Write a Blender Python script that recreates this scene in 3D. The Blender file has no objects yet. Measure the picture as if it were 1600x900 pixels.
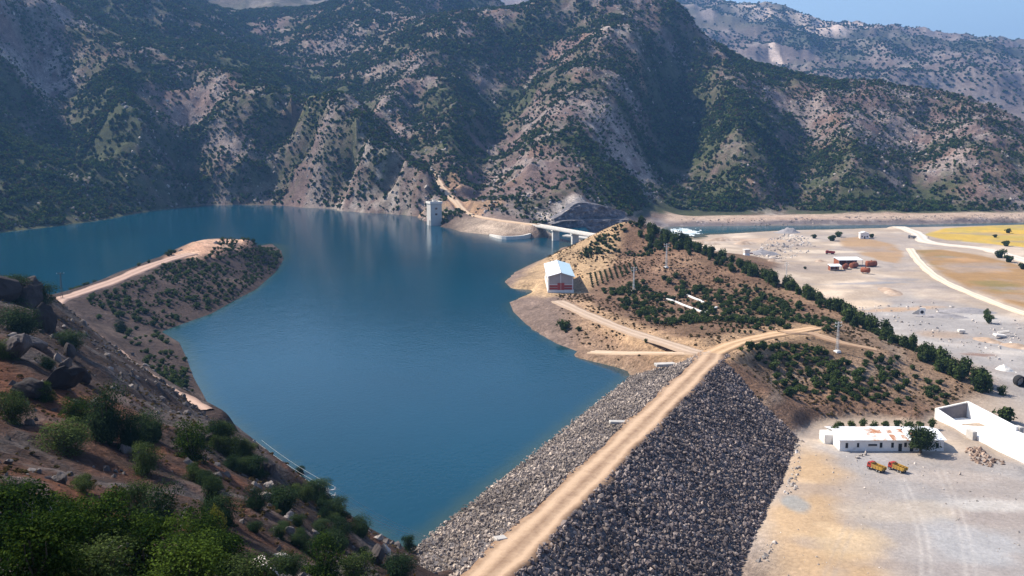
import bpy, bmesh, math, random
import numpy as np
from mathutils import Vector, Matrix, Euler
R = math.radians
S = bpy.context.scene
COL = S.collection
rng = np.random.default_rng(7)
random.seed(7)

# ------------------------------------------------------------------ camera
CAM_Z = 80.0
PITCH = math.atan(0.15625)
cam_d = bpy.data.cameras.new('camera'); cam = bpy.data.objects.new('camera', cam_d); COL.objects.link(cam)
cam.location = (0, 0, CAM_Z); cam.rotation_euler = (math.pi/2 - PITCH, 0, 0)
cam_d.sensor_width = 36; cam_d.lens = 36; cam_d.clip_start = 0.5; cam_d.clip_end = 30000
S.camera = cam
S.render.resolution_x = 1024; S.render.resolution_y = 576

# ------------------------------------------------------------------ sky, sun, exposure
SUN_EL = R(46); SUN_DIR = Vector((-0.92, 0.40, 0)).normalized()      # towards the sun, horizontally
W = bpy.data.worlds.new('World'); S.world = W; W.use_nodes = True
nt = W.node_tree; nt.nodes.clear()
sky = nt.nodes.new('ShaderNodeTexSky'); sky.sky_type = 'NISHITA'; sky.sun_disc = False
sky.sun_elevation = SUN_EL; sky.sun_rotation = math.atan2(SUN_DIR.x, SUN_DIR.y)
sky.altitude = 500; sky.air_density = 1.0; sky.dust_density = 2.2; sky.ozone_density = 2.0
bg = nt.nodes.new('ShaderNodeBackground'); bg.inputs[1].default_value = 0.125
wo = nt.nodes.new('ShaderNodeOutputWorld')
nt.links.new(sky.outputs[0], bg.inputs[0]); nt.links.new(bg.outputs[0], wo.inputs[0])
sd = bpy.data.lights.new('sun', 'SUN'); sd.energy = 5.0; sd.angle = R(0.53); sd.color = (1.0, 0.91, 0.78)
sun = bpy.data.objects.new('sun', sd); COL.objects.link(sun)
_s = SUN_DIR * math.cos(SUN_EL) + Vector((0, 0, math.sin(SUN_EL)))
sun.rotation_euler = (-_s).to_track_quat('-Z', 'Y').to_euler(); sun.location = (-300, 200, 600)
S.view_settings.view_transform = 'Standard'; S.view_settings.look = 'None'
S.view_settings.exposure = 0.68; S.view_settings.gamma = 1.0; S.view_settings.use_curve_mapping = False
S.render.engine = 'CYCLES'
S.cycles.use_denoising = True
S.cycles.max_bounces = 6; S.cycles.diffuse_bounces = 2; S.cycles.glossy_bounces = 2; S.cycles.transmission_bounces = 2
S.cycles.transparent_max_bounces = 4; S.cycles.volume_bounces = 0
S.cycles.caustics_reflective = False; S.cycles.caustics_refractive = False

# ------------------------------------------------------------------ survey helpers: where a sight line meets a level or a depth
CP, SP = math.cos(PITCH), math.sin(PITCH)
def ray(px, py):
    a, b = px - 800.0, 450.0 - py
    return np.array([a, 1600*CP + b*SP, -1600*SP + b*CP])
def at_z(px, py, z):
    d = ray(px, py); t = (z - CAM_Z) / d[2]
    return np.array([d[0]*t, d[1]*t, z])
def at_d(px, py, Y):
    d = ray(px, py); t = Y / d[1]
    return np.array([d[0]*t, Y, CAM_Z + d[2]*t])
def poly_z(pts, z): return np.array([at_z(x, y, z) for x, y in pts])
def poly_d(pts): return np.array([at_d(*p) for p in pts])
def densify(P, step):
    out = [P[0]]
    for a, b in zip(P[:-1], P[1:]):
        n = max(1, int(np.ceil(np.linalg.norm((b-a)[:2])/step)))
        for k in range(1, n+1): out.append(a + (b-a)*k/n)
    return np.array(out)

# ------------------------------------------------------------------ noise
_TAB = np.random.default_rng(11).random((256, 256))
def _hash(ix, iy, seed): return _TAB[(ix+seed*37) & 255, (iy+seed*91) & 255]
def vnoise(x, y, seed=0):
    ix = np.floor(x); iy = np.floor(y); fx = x-ix; fy = y-iy
    ix = ix.astype(np.int64); iy = iy.astype(np.int64)
    ux = fx*fx*fx*(fx*(fx*6-15)+10); uy = fy*fy*fy*(fy*(fy*6-15)+10)
    a = _hash(ix, iy, seed); b = _hash(ix+1, iy, seed); c = _hash(ix, iy+1, seed); d = _hash(ix+1, iy+1, seed)
    return (a*(1-ux)+b*ux)*(1-uy) + (c*(1-ux)+d*ux)*uy       # 0..1
def fbm(x, y, wl, octs=4, seed=0, gain=0.5):
    s = 0; a = 1; t = 0
    ca, sa = math.cos(0.6), math.sin(0.6)
    X, Y = x/wl, y/wl
    for k in range(octs):
        s = s + a*(vnoise(X, Y, seed+k)*2-1); t += a; a *= gain
        X, Y = (X*ca - Y*sa)*2.03+13.1, (X*sa + Y*ca)*2.03+7.7
    return s/t                                               # -1..1
def ridged(x, y, wl, octs=4, seed=0, gain=0.5):
    s = 0; a = 1; t = 0
    ca, sa = math.cos(0.9), math.sin(0.9)
    X, Y = x/wl, y/wl
    for k in range(octs):
        v = 1-np.abs(vnoise(X, Y, seed+k)*2-1); s = s + a*v; t += a; a *= gain
        X, Y = (X*ca - Y*sa)*2.07+3.1, (X*sa + Y*ca)*2.07+17.7
    return s/t                                               # 0..1
def sstep(a, b, x):
    t = np.clip((x-a)/(b-a), 0, 1); return t*t*(3-2*t)
def in_poly(x, y, P):
    inside = np.zeros(np.shape(x), bool); n = len(P); j = n-1
    for i in range(n):
        xi, yi, xj, yj = P[i][0], P[i][1], P[j][0], P[j][1]
        c = ((yi > y) != (yj > y)) & (x < (xj-xi)*(y-yi)/((yj-yi) or 1e-9)+xi)
        inside ^= c; j = i
    return inside
def dist_poly(x, y, P, closed=False):
    """distance to a polyline, and the polyline's own height at the nearest point"""
    best = np.full(np.shape(x), 1e9); zz = np.zeros(np.shape(x)); Pa = np.asarray(P)
    if np.size(x) > 4000:                                     # far from the line: not worked out
        m0 = (x > Pa[:, 0].min()-90) & (x < Pa[:, 0].max()+90) & (y > Pa[:, 1].min()-90) & (y < Pa[:, 1].max()+90)
        if m0.sum() < 0.7*np.size(x):
            if m0.any(): best[m0], zz[m0] = _dp(x[m0], y[m0], P, closed)
            return best, zz
    return _dp(x, y, P, closed)
def _dp(x, y, P, closed):
    best = np.full(np.shape(x), 1e9); zz = np.zeros(np.shape(x))
    Q = list(P) + ([P[0]] if closed else [])
    for a, b in zip(Q[:-1], Q[1:]):
        dx, dy = b[0]-a[0], b[1]-a[1]; L = dx*dx+dy*dy or 1e-9
        t = np.clip(((x-a[0])*dx+(y-a[1])*dy)/L, 0, 1)
        d = np.hypot(x-a[0]-t*dx, y-a[1]-t*dy); m = d < best
        best = np.where(m, d, best)
        if len(a) > 2: zz = np.where(m, a[2]+t*(b[2]-a[2]), zz)
    return best, zz
def soft_poly(x, y, P, w, wob=0, wl=10, seed=3):
    """1 inside a closed outline, fading over w metres, with a wavering edge"""
    d, _ = dist_poly(x, y, P, True); ins = in_poly(x, y, P)
    sd_ = np.where(ins, d, -d) + (wob*fbm(x, y, wl, 3, seed) if wob else 0)
    return sstep(-w, w, sd_)

# ------------------------------------------------------------------ the lie of the land: levels and depths read off along shores, ridges, gullies
CTRL = []
def Z(z, *pts, step=40): CTRL.append(densify(poly_z(pts, z), step))
def D(*pts, step=60): CTRL.append(densify(poly_d(pts), step))
def WPT(*pts): CTRL.append(np.array(pts, float))
YARD = -8.0; RIVER = -14.0; CREST = 9.0
# far shore of the reservoir
Z(0, (-600,480), (-350,430), (-150,393), (0,364), (80,355), (150,343), (250,328), (330,320), (430,321), (540,326), (600,333), (648,338), (662,347), (692,352), (718,362), (768,367), (790,372), (828,371), (846,364))
# right bank shore
Z(0, (902,374), (880,384), (864,400), (840,408), (803,426), (788,440), (800,451), (836,453), (836,456), (796,472), (802,487), (830,515), (870,537), (900,548), (940,560), (990,572), step=12)
# left bank shore and peninsula
Z(0, (692,864), (640,860), (560,815), (480,752), (400,690), (325,630), (304,592), (292,560), (280,535), (252,518), (330,490), (365,470), (400,452), (430,425), (443,405), (440,392), (425,381), step=12)
_cr = poly_d([(390,374,600), (340,372,590), (300,380,565), (275,400,520), (230,415,490), (180,437,455), (120,458,425), (85,472,405)])
CTRL.append(densify(_cr, 15))
CTRL.append(densify(_cr + np.array([-38, 42, -1])*1.0*np.array([1, 1, 0]) - np.array([0, 0, 1])*_cr[:, 2:3], 20))    # far foot of the peninsula at the waterline
D((385,385,585), (345,398,545), (300,404,525), step=15)
# lake bed
WPT((-20,230,-11), (20,300,-12), (-60,330,-10), (-80,420,-12), (0,400,-14), (-10,480,-14), (-300,860,-8), (-250,930,-8), (-160,930,-8), (-90,520,-13), (-120,640,-12), (-15,560,-14), (0,640,-14), (-100,760,-14),
    (-10,720,-13), (-250,740,-12), (-280,620,-13), (-330,560,-12), (-400,640,-12), (-200,850,-12), (-100,840,-9), (-500,560,-10), (-270,500,-8), (-700,450,-10), (-60,790,-10), (20,700,-8))
# track along the left bank
D((85,472,405), (95,492,380), (150,535,330), (220,590,285), (310,642,245), step=15)
D((140,500,385), (175,520,362), (215,560,330), (262,610,285), step=15)
# near hillside on which the camera stands
D((-300,470,200), (-120,440,220), (0,428,225), (40,433,228), (62,478,213), (84,520,193), (116,570,174), (172,622,163), (300,672,150), (400,692,145), (450,722,136), (500,782,128), (545,812,128), (600,852,134), (650,888,150), (675,905,165), step=14)
D((0,520,150), (60,540,150), (0,600,115), (100,600,128), (0,680,84), (100,690,95), (200,700,108), (0,760,60), (200,800,66), (300,720,108), (400,800,92), (330,800,80), (470,820,98), (550,880,100), (600,905,112), step=999)
D((0,900,30), (120,850,42), (200,900,39), (300,900,46), (400,900,58), (500,905,74), step=999)
WPT((0,0,77.6), (-12,4,78.5), (12,0,76), (0,10,73.2), (-8,14,72.6), (8,16,69.5), (-20,20,74), (-60,40,72), (-150,60,84), (-100,-20,96), (0,-40,88), (40,-20,74), (60,20,58), (-200,150,66), (-260,100,95), (-400,0,130),
    (20,60,45), (35,100,16), (5,110,22), (25,140,-2), (60,130,-6), (100,140,-6), (90,60,20), (150,100,-8), (5,150,2), (-18,172,4), (-10,160,8), (-4,140,14), (150,0,20), (250,0,-8), (-150,330,26), (-200,330,40), (-170,290,42), (-135,280,34), (-300,300,50), (-270,400,20), (-420,330,50))
# under the dam, and the yard
WPT((20,180,-13), (30,210,-14), (48,250,-14), (60,280,-12))
Z(YARD, (1180,880), (1200,830), (1240,740), (1247,685), step=15)
Z(YARD, (1300,700), (1400,705), (1470,700), (1560,720), (1300,800), (1400,800), (1500,800), (1590,850), (1250,880), (1400,890), (1650,760), (1300,1000), (1500,1050), (1800,900), step=999)
# abutment hill
D((985,346,590), (1040,367,560), (1100,390,530), (1150,412,510), (1250,456,455), (1350,507,405), (1450,562,365), (1520,597,342), (1560,614,336), step=25)
D((955,356,640), (930,366,676), step=20)
D((962,351,605), (1008,351,583), (985,352,572), (985,347,606), step=99)
_c = densify(poly_d([(1060,374,550), (1100,390,530), (1150,412,510), (1250,456,455), (1350,507,405), (1450,562,365), (1520,597,342)]), 18) + np.array([17, 27, 0]); _c[:, 2] = -7.6; CTRL.append(_c)
Z(4, (858,430), (853,458), (895,457), step=20); Z(3, (815,438), (838,425), step=20); Z(4.5, (905,395), (930,380), step=20)
Z(4.5, (872,470), step=9); Z(6, (920,492), (980,516), step=20); Z(8.5, (1050,538), (1100,552), step=20)
D((930,420,520), (960,400,545), (1000,400,545), (1000,450,475), (1080,450,480), (1080,500,405), (1180,500,405), (1200,470,445), (1150,535,336), (1200,523,350), (1270,513,373), (1312,535,355), (1250,555,335), (1350,560,340), (1300,600,318), (1400,600,328), (1225,610,316), (1350,640,302), (1450,630,316), (1200,590,322), step=999)
Z(-6.5, (1290,655), (1380,660), (1480,655), step=20)
Z(9, (1135,562), (1110,556), step=9); Z(1, (1200,620), step=9)
# valley floor downstream
Z(-8.5, (1570,640), (1600,600), (1590,560), (1500,545), (1420,505), (1330,455), (1500,480), (1590,480), (1230,425), (1400,440), (1140,395), step=999)
Z(-9, (1075,378), (1110,378), (1200,372), (1200,400), (1300,370), (1300,400), (1400,372), (1420,395), (1500,375), (1500,430), (1590,360), (1590,400), (1590,430), (1700,380), (1700,500), (1750,650), (1900,420), step=999)
Z(-9, (1360,362), (1450,358), (1600,352), (1800,348), step=24)
Z(RIVER+1.2, (1040,370), (1080,368), (1140,365), (1240,359.5), (1370,356.7), (1450,354.8), (1600,351), (1800,346), step=24)
_m = densify(poly_z([(1040,361), (1100,359), (1200,356), (1300,354.3), (1450,352.6), (1600,349.4), (1800,344.6)], RIVER+1.2), 24); _m[:, 2] = RIVER-3; CTRL.append(_m)
Z(RIVER+1.2, (1040,354), (1200,352.3), (1300,352.0), (1450,350.8), (1600,348), (1800,343.5), step=24)
Z(-8.4, (1050,344.5), (1060,344), (1200,343), (1400,342.5), (1600,340), (1800,336), (2100,329), step=24)
Z(-8, (1065,334), (1200,331.5), (1400,332), (1600,330), (1800,327), (2100,322), step=24)
# spillway, bridge abutments, intake platform
WPT((45,700,-4), (38,735,-4), (60,760,-5), (95,800,-9), (150,870,-14), (30,760,-2))
Z(8, (700,337), (760,341), (800,345), (838,351), step=20)
WPT((35,822,-3), (60,835,-4), (85,850,-5), (35,842,-3), (60,857,-3), (85,872,-4), (95,885,-4))
D((868,328,895), (905,316,905), (940,322,915), (975,330,925), step=30)
# spur that ends at the intake tower
D((690,336,872), (668,300,930), (640,268,965), (600,235,1015), (560,203,1062), (510,165,1120), (470,155,1150), (420,150,1190), (360,140,1240), (300,115,1300), (250,90,1360), (180,50,1430), (100,10,1510), (60,-30,1560), step=40)
# left mountain
D((200,-50,1790), (260,0,1720), (330,55,1640), (400,95,1570), (470,132,1490), (500,152,1440), step=50)
D((0,280,900), (60,230,1000), (0,200,1040), (0,100,1140), (0,0,1260), (300,160,1290), (290,220,1200), (420,240,1140), (480,260,1105), (560,280,1060), (610,300,1000), (300,295,1115), (430,290,1105),
  (440,142,1340), (380,122,1400), (330,100,1440), (150,310,960), (80,320,880), step=999)
D((0,-150,1550), (-200,-100,1350), (-450,60,950), (-300,230,850), (-100,200,930), (-500,330,760), (-700,200,800), (-900,100,700), (-300,-200,1700), (100,-120,1800), (-800,350,620), (-1200,300,480), step=999)
# main valley
D((702,318,935), (680,285,1035), (640,245,1135), (600,213,1235), (560,187,1340), (520,152,1450), (480,127,1560), (440,97,1720), (400,52,1900), (370,15,2120), step=50)
# centre mountain
D((1040,6,1650), (985,-14,1640), (900,-12,1650), (830,-6,1660), (780,14,1640), (740,30,1600), (700,62,1540), (660,100,1450), (620,140,1370), (590,175,1270), step=40)
D((760,-12,2150), (640,-12,2050), (560,6,1950), (500,45,1850), (450,82,1740), step=60)
D((1000,50,1490), (992,95,1385), (975,130,1305), (955,165,1228), (925,200,1150), (912,235,1070), (902,262,1010), (905,285,960), (903,302,925), step=35)
D((880,60,1590), (820,140,1460), (775,210,1300), (748,268,1130), (738,312,985), step=50)
D((850,95,1440), (842,180,1215), (828,250,1050), (815,300,945), (812,328,880), step=50)
D((700,110,1420), (705,170,1260), (708,230,1110), (715,285,995), step=50)
D((660,170,1370), (668,215,1250), step=60)
D((150,60,1300), (190,130,1180), (230,200,1090), (270,260,1060), step=50)
D((60,120,1260), (100,190,1150), (140,260,1060), step=50)
D((330,150,1230), (345,200,1160), (380,270,1100), step=50)
D((440,180,1180), (450,230,1165), step=50)
D((972,322,985), (988,300,1075), (1012,260,1200), (1032,200,1350), (1052,140,1490), (1078,92,1575), step=45)
D((1085,300,1165), (1095,240,1290), (1108,160,1460), step=60)
D((1130,105,1490), (1140,140,1375), (1150,180,1265), (1165,240,1170), (1180,290,1120), (1190,322,1095), step=45)
D((1240,320,1125), (1250,250,1300), (1260,180,1430), step=60)
D((1330,170,1375), (1340,230,1220), (1350,290,1135), step=60)
D((1420,310,1150), (1440,230,1335), (1450,180,1440), step=60)
D((1530,190,1330), (1540,250,1200), (1550,300,1125), step=60)
D((1040,6,1650), (1100,68,1600), (1160,105,1560), (1200,112,1540), (1300,135,1500), (1400,145,1500), (1480,150,1480), (1540,165,1440), (1600,200,1380), (1680,240,1320), (1780,280,1250), step=45)
WPT((260,1950,150), (400,1900,60), (600,1850,40), (800,1800,30), (1000,1700,10), (300,2300,110), (700,2300,30), (1200,1500,0), (1200,2000,10), (0,1900,260), (-100,2000,270))
# distant mountains
D((400,-30,4600), (700,-32,4700), (900,-40,4500), (1040,-10,4300), (1170,8,4200), (1210,19,4150), (1270,34,4100), (1330,37,4050), (1390,47,3900), (1470,61,3700), (1510,68,3650), (1545,73,3700), (1600,74,3700), (1750,80,3800), (2000,60,4200), step=150)
D((1100,60,3400), (1200,85,3200), (1290,110,3000), (1350,90,3100), (1420,95,3000), (1500,110,2900), (1560,125,2800), (1400,130,2750), (1600,150,2700), (1300,140,2700), step=999)
D((-100,-60,3000), (200,-40,2700), (320,-22,2500), (420,0,2450), (300,30,2300), (0,-120,2600), (-500,-60,3000), (550,-30,3300), step=999)
WPT((600,2550,40), (1100,2550,40), (1600,2600,60), (2200,3000,200), (0,3000,240), (-500,3500,300), (0,6500,200), (2500,6500,100), (-3000,6500,200), (4500,4500,200), (-3000,3000,400), (-1500,1500,300), (2500,1000,60), (1500,500,20), (1000,900,-8), (800,300,-8), (-1000,0,200), (0,-1500,300), (2000,-1000,100), (-2000,-1000,400), (500,-200,10), (600,600,-8), (450,450,-8.5), (400,200,-8), (0,9500,100), (7000,7000,100), (-7000,7000,100), (-7000,-5000,100), (7000,-5000,100))
CP3 = np.vstack(CTRL)
_k = np.round(CP3[:, :2]/3).astype(int); _, _u = np.unique(_k, axis=0, return_index=True); CP3 = CP3[np.sort(_u)]
def _solve():
    d = np.hypot(CP3[:, None, 0]-CP3[None, :, 0], CP3[:, None, 1]-CP3[None, :, 1]); n = len(CP3)
    A = np.zeros((n+3, n+3)); A[:n, :n] = -d - np.eye(n)*0.4
    Pm = np.c_[np.ones(n), CP3[:, :2]/1000]; A[:n, n:] = Pm; A[n:, :n] = Pm.T
    return np.linalg.solve(A, np.r_[CP3[:, 2], 0, 0, 0])
RB = _solve()
def base_h(x, y):
    n = len(CP3); sh = np.shape(x); x = np.ravel(x).astype(float); y = np.ravel(y).astype(float); out = np.empty(len(x))
    for i in range(0, len(x), 20000):
        a, b = x[i:i+20000], y[i:i+20000]
        d2 = (a*a+b*b)[:, None] + (CP3[:, 0]**2+CP3[:, 1]**2)[None] - 2*(np.c_[a, b] @ CP3[:, :2].T)
        np.maximum(d2, 0, out=d2); np.sqrt(d2, out=d2)
        out[i:i+20000] = -d2 @ RB[:n] + RB[n] + RB[n+1]*a/1000 + RB[n+2]*b/1000
    return out.reshape(sh)

# ------------------------------------------------------------------ roads and levelled ground (world polylines x, y, z)
def smooth_line(P, step=6):
    P = np.asarray(P, float); out = []
    Q = np.vstack([2*P[0]-P[1], P, 2*P[-1]-P[-2]])
    for i in range(1, len(Q)-2):
        a, b, c, d = Q[i-1], Q[i], Q[i+1], Q[i+2]; n = max(2, int(np.linalg.norm((c-b)[:2])/step))
        for k in range(n):
            t = k/n; out.append(0.5*((2*b)+(-a+c)*t+(2*a-5*b+4*c-d)*t*t+(-a+3*b-3*c+d)*t**3))
    out.append(P[-1]); return np.array(out)
AX0 = at_z(756, 905, CREST); AX1 = at_z(1103, 566, CREST)            # dam axis, middle of the crest
AXD = (AX1-AX0)/np.linalg.norm(AX1-AX0); AXN = np.array([AXD[1], -AXD[0], 0])   # AXN points downstream
AXL = float(np.linalg.norm(AX1-AX0))
AXS = AX0 - AXD*30                                                     # crest runs on into the near abutment
JUNC = at_z(1112, 552, CREST)
ROADS = {
 'crest_road':   (np.vstack([AXS, AX0, AX0+AXD*AXL*0.5, AX1-AXD*8, AX1+AXD*4, JUNC]), 7.8, 'road', 'sand coloured dirt road with wheel ruts along the dam crest'),
 'hill_road':    (np.vstack([JUNC, at_d(1150,536,336), at_d(1200,524,350), at_d(1250,516,366), at_d(1276,512,376)]), 6.5, 'road', 'orange dirt road climbing the hill'),
 'slope_track':  (np.vstack([at_d(1222,519,357), at_d(1270,521,362), at_d(1312,534,355), at_d(1370,546,352)]), 4.5, 'road', 'faint track across the hill'),
 'gatehouse_road': (np.vstack([at_z(872,470,4.5), at_z(920,492,6), at_z(980,516,6.5), at_z(1050,538,8), at_z(1085,549,8.8), JUNC]), 6.0, 'road', 'grey dirt road to the gate house'),
 'shore_track':  (np.vstack([at_z(925,549,1.6), at_z(965,551,3), at_z(1020,551,5.5), at_z(1070,551,8.3), JUNC]), 5.0, 'road', 'pale track down to the water'),
 'bank_track':   (np.vstack([at_d(300,396,532), at_d(275,402,520), at_d(230,417,490), at_d(180,438,455), at_d(120,459,425), at_d(85,472,405), at_d(95,494,380), at_d(150,535,330), at_d(220,590,285), at_d(310,642,245)]), 7.5, 'road', 'dirt track along the left bank'),
 'valley_road':  (np.vstack([at_z(1405,354,-8.6), at_z(1432,364,-8.6), at_z(1445,376,-8.6), at_z(1478,382,-8.6), at_z(1540,389,-8.6), at_z(1600,406,-8.6), at_z(1680,435,-8.6)]), 11.0, 'road', 'white gravel road past the yellow field'),
 'field_road':   (np.vstack([at_z(1422,388,-8.6), at_z(1438,410,-8.6), at_z(1470,436,-8.6), at_z(1530,463,-8.6), at_z(1600,489,-8.6), at_z(1700,520,-8.6)]), 5.5, 'road', 'pale narrow road round the brown field'),
 'intake_track': (np.vstack([at_d(676,268,1050), at_d(690,292,985), at_d(712,315,925), at_d(730,333,880), at_z(775,343,8.2), at_z(838,351,9)]), 7.0, 'road', 'dirt track from the bridge up the valley'),
}
ROADL = {k: smooth_line(v[0], 4) for k, v in ROADS.items()}
PADS = [  # centre, radius, level
 *[(np.array([22.8, yy, 4.2]), 9, 4.2) for yy in (474, 484, 494, 504, 513)], (np.array([135.,296.,YARD]), 9, YARD), (np.array([138.,284.,YARD]), 8, YARD-0.6), (np.array([141.,270.,YARD]), 8, YARD-1.0), (np.array([144.,256.,YARD]), 8, YARD-1.2), (at_z(1385,690,YARD), 22, YARD), (at_z(1352,366,-8.8), 14, -8.8), (at_z(1335,415,-8.6), 22, -8.6)]
SHED_C = at_z(1335,416,-8.6)

def Yb(x): return np.interp(x, [-1500,-900,-395,-310,-165,-100,-75,0,20,60,140,1500], [200,300,720,960,940,880,840,850,840,790,1010,1010])
def height(x, y):
    x = np.asarray(x, float); y = np.asarray(y, float)
    wm = 14*sstep(0, 60, y-Yb(x)); wx = x + wm*fbm(x, y, 90, 2, 50); wy = y + wm*fbm(x, y, 90, 2, 60)
    h = base_h(wx, wy); r = np.hypot(x, y)
    mt = sstep(0, 60, y-Yb(x)) * sstep(2, 34, h)
    far = sstep(2000, 3000, r)
    h = h + mt*((ridged(wx, wy, 240, 3, 1)-0.58)*24 + (ridged(wx, wy, 95, 3, 5)-0.58)*13 + fbm(x, y, 60, 3, 20)*4 + (ridged(x, y, 30, 3, 8)-0.5)*8*(1-far)) + far*((ridged(x, y, 620, 4, 31)-0.66)*70 + (ridged(x, y, 210, 4, 131)-0.66)*60)*sstep(60, 260, h)
    nearm = sstep(330, 200, r) * sstep(20, -60, x-(y-60)*0.05) * sstep(3, 12, h)
    h = h + nearm*(fbm(x, y, 22, 4, 33)*1.9 + (ridged(x, y, 9, 3, 36)-0.5)*1.9-0.5)*sstep(8, 40, r)
    pen = sstep(330, 380, y)*sstep(-20, -100, x)*sstep(640, 600, y)*(1-sstep(0, 60, y-Yb(x)))
    h = h + pen*fbm(x, y, 18, 3, 37)*1.0*sstep(0, 4, h)
    hill = sstep(20, 60, x)*sstep(280, 320, y)*sstep(700, 640, y)*sstep(-8, -4, h)
    h = h + hill*(fbm(x, y, 25, 3, 38)*0.8)
    plain = sstep(-5.5, -7.5, h)*sstep(50, 70, x)*sstep(990, 940, y)
    h = h + plain*(fbm(x, y, 40, 3, 39)*0.25 + fbm(x, y, 9, 2, 41)*0.12)
    for c, rad, z in PADS:
        d = np.hypot(x-c[0], y-c[1]); w = sstep(rad+5, rad-1, d); h = h*(1-w) + (z)*w
    for k, L in ROADL.items():
        if k == 'crest_road': continue
        hw = ROADS[k][1]*0.5; lo = L[:, :2].min(0)-20; hi = L[:, :2].max(0)+20
        m = (x > lo[0]) & (x < hi[0]) & (y > lo[1]) & (y < hi[1])
        if not m.any(): continue
        d, zz = dist_poly(x[m], y[m], L); w = sstep(hw+7, hw+1.2, d)
        hm = h[m]; h[m] = hm*(1-w) + (zz-0.35)*w
    return h
def hz(x, y): return float(height(np.array([x]), np.array([y]))[0])

# ------------------------------------------------------------------ vegetation cover, sampled where it is thick or thin
VEG = [(at_d(px, py, Y), v) for px, py, Y, v in [
 (0,250,950,1),(60,320,850,1),(150,300,890,1),(0,120,1100,.85),(100,150,1080,.75),(60,40,1230,.25),(20,70,1180,.2),(150,80,1200,.8),(200,200,1050,.9),(250,290,930,.95),(330,180,1120,.55),(400,130,1250,.7),(300,60,1500,.8),(430,110,1420,.9),(260,150,1150,.6),(320,110,1230,.3),
 (420,200,1040,.42),(500,220,1010,.38),(560,250,980,.3),(620,290,930,.25),(520,300,940,.3),(430,280,950,.5),(350,290,930,.75),(600,225,1000,.8),(655,280,950,.7),
 (560,150,1350,.6),(500,90,1650,.7),(600,60,1700,.35),(560,20,1900,.4),(700,50,1600,.45),(640,120,1400,.6),(740,150,1350,.95),(700,190,1270,.9),(640,200,1200,.4),(690,250,1080,.3),(760,100,1450,.5),(800,180,1300,.7),(850,230,1140,.35),(860,120,1420,.7),(800,280,1020,.3),(860,290,1000,.22),
 (760,300,980,.3),(900,60,1520,.35),(960,60,1530,.3),(960,110,1410,.35),(880,160,1320,.6),(930,150,1330,.55),(1020,110,1430,.85),(1080,150,1380,1),(1060,220,1220,.97),(1110,200,1290,1),(960,220,1180,.15),(990,250,1120,.25),(960,270,1070,.85),(1000,310,1000,1),(1080,300,1080,.9),(1140,240,1200,.7),(1140,300,1090,1),
 (1180,170,1350,.55),(1220,280,1130,.75),(1200,310,1070,.25),(1230,200,1320,.4),(1280,310,1080,1),(1300,230,1250,.55),(1350,200,1330,.3),(1400,300,1090,.95),(1420,240,1230,.45),(1500,210,1320,.4),(1500,310,1080,.95),(1560,260,1180,.5),(1590,290,1110,.6),(1250,150,1450,.4),(1420,170,1430,.35),(1600,320,1060,.8),
 (400,20,2300,.8),(-100,300,850,1),(-300,300,800,1),(1700,300,1150,.7)]]
VP = np.array([v[0][:2] for v in VEG]); VV = np.array([v[1] for v in VEG])
def veg(x, y):
    x = np.asarray(x, float); y = np.asarray(y, float); num = np.zeros(x.shape); den = np.zeros(x.shape)
    for (a, b), v in zip(VP, VV):
        w = 1/((x-a)**2+(y-b)**2+900)**1.6; num += w*v; den += w
    return np.clip(num/den + 0.42*fbm(x, y, 75, 3, 70) + 0.2*fbm(x, y, 22, 2, 73), 0, 1)

# ------------------------------------------------------------------ ground sheet: rings and spokes, finer near the camera
def _rows():
    r = [2.0]
    while r[-1] < 9500:
        q = r[-1]
        dr = max(0.22, q*0.0075) if q < 600 else (4.2 if q < 1500 else (5.5 if q < 2000 else q*0.011))
        r.append(q+dr)
    return np.array(r)
def _cols():
    c = np.linspace(-28.5, 28.5, 880); out = np.linspace(28.5, 78, 70)[1:]; back = np.linspace(78, 282, 50)[1:-1]
    return np.radians(np.concatenate([c, out, back, (-out[::-1])+360]))
RR = _rows(); TT = _cols(); NR, NC = len(RR), len(TT)
rg, tg = np.meshgrid(RR, TT, indexing='ij'); GX = rg*np.sin(tg); GY = rg*np.cos(tg)
from concurrent.futures import ThreadPoolExecutor
def par(fn, *arrs):
    ch = np.array_split(np.arange(arrs[0].shape[0]), 48)
    with ThreadPoolExecutor(4) as ex: return np.concatenate(list(ex.map(lambda c: fn(*[a[c] for a in arrs]), ch)))
GZ = par(height, GX, GY)
VG = par(veg, GX, GY)

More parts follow.
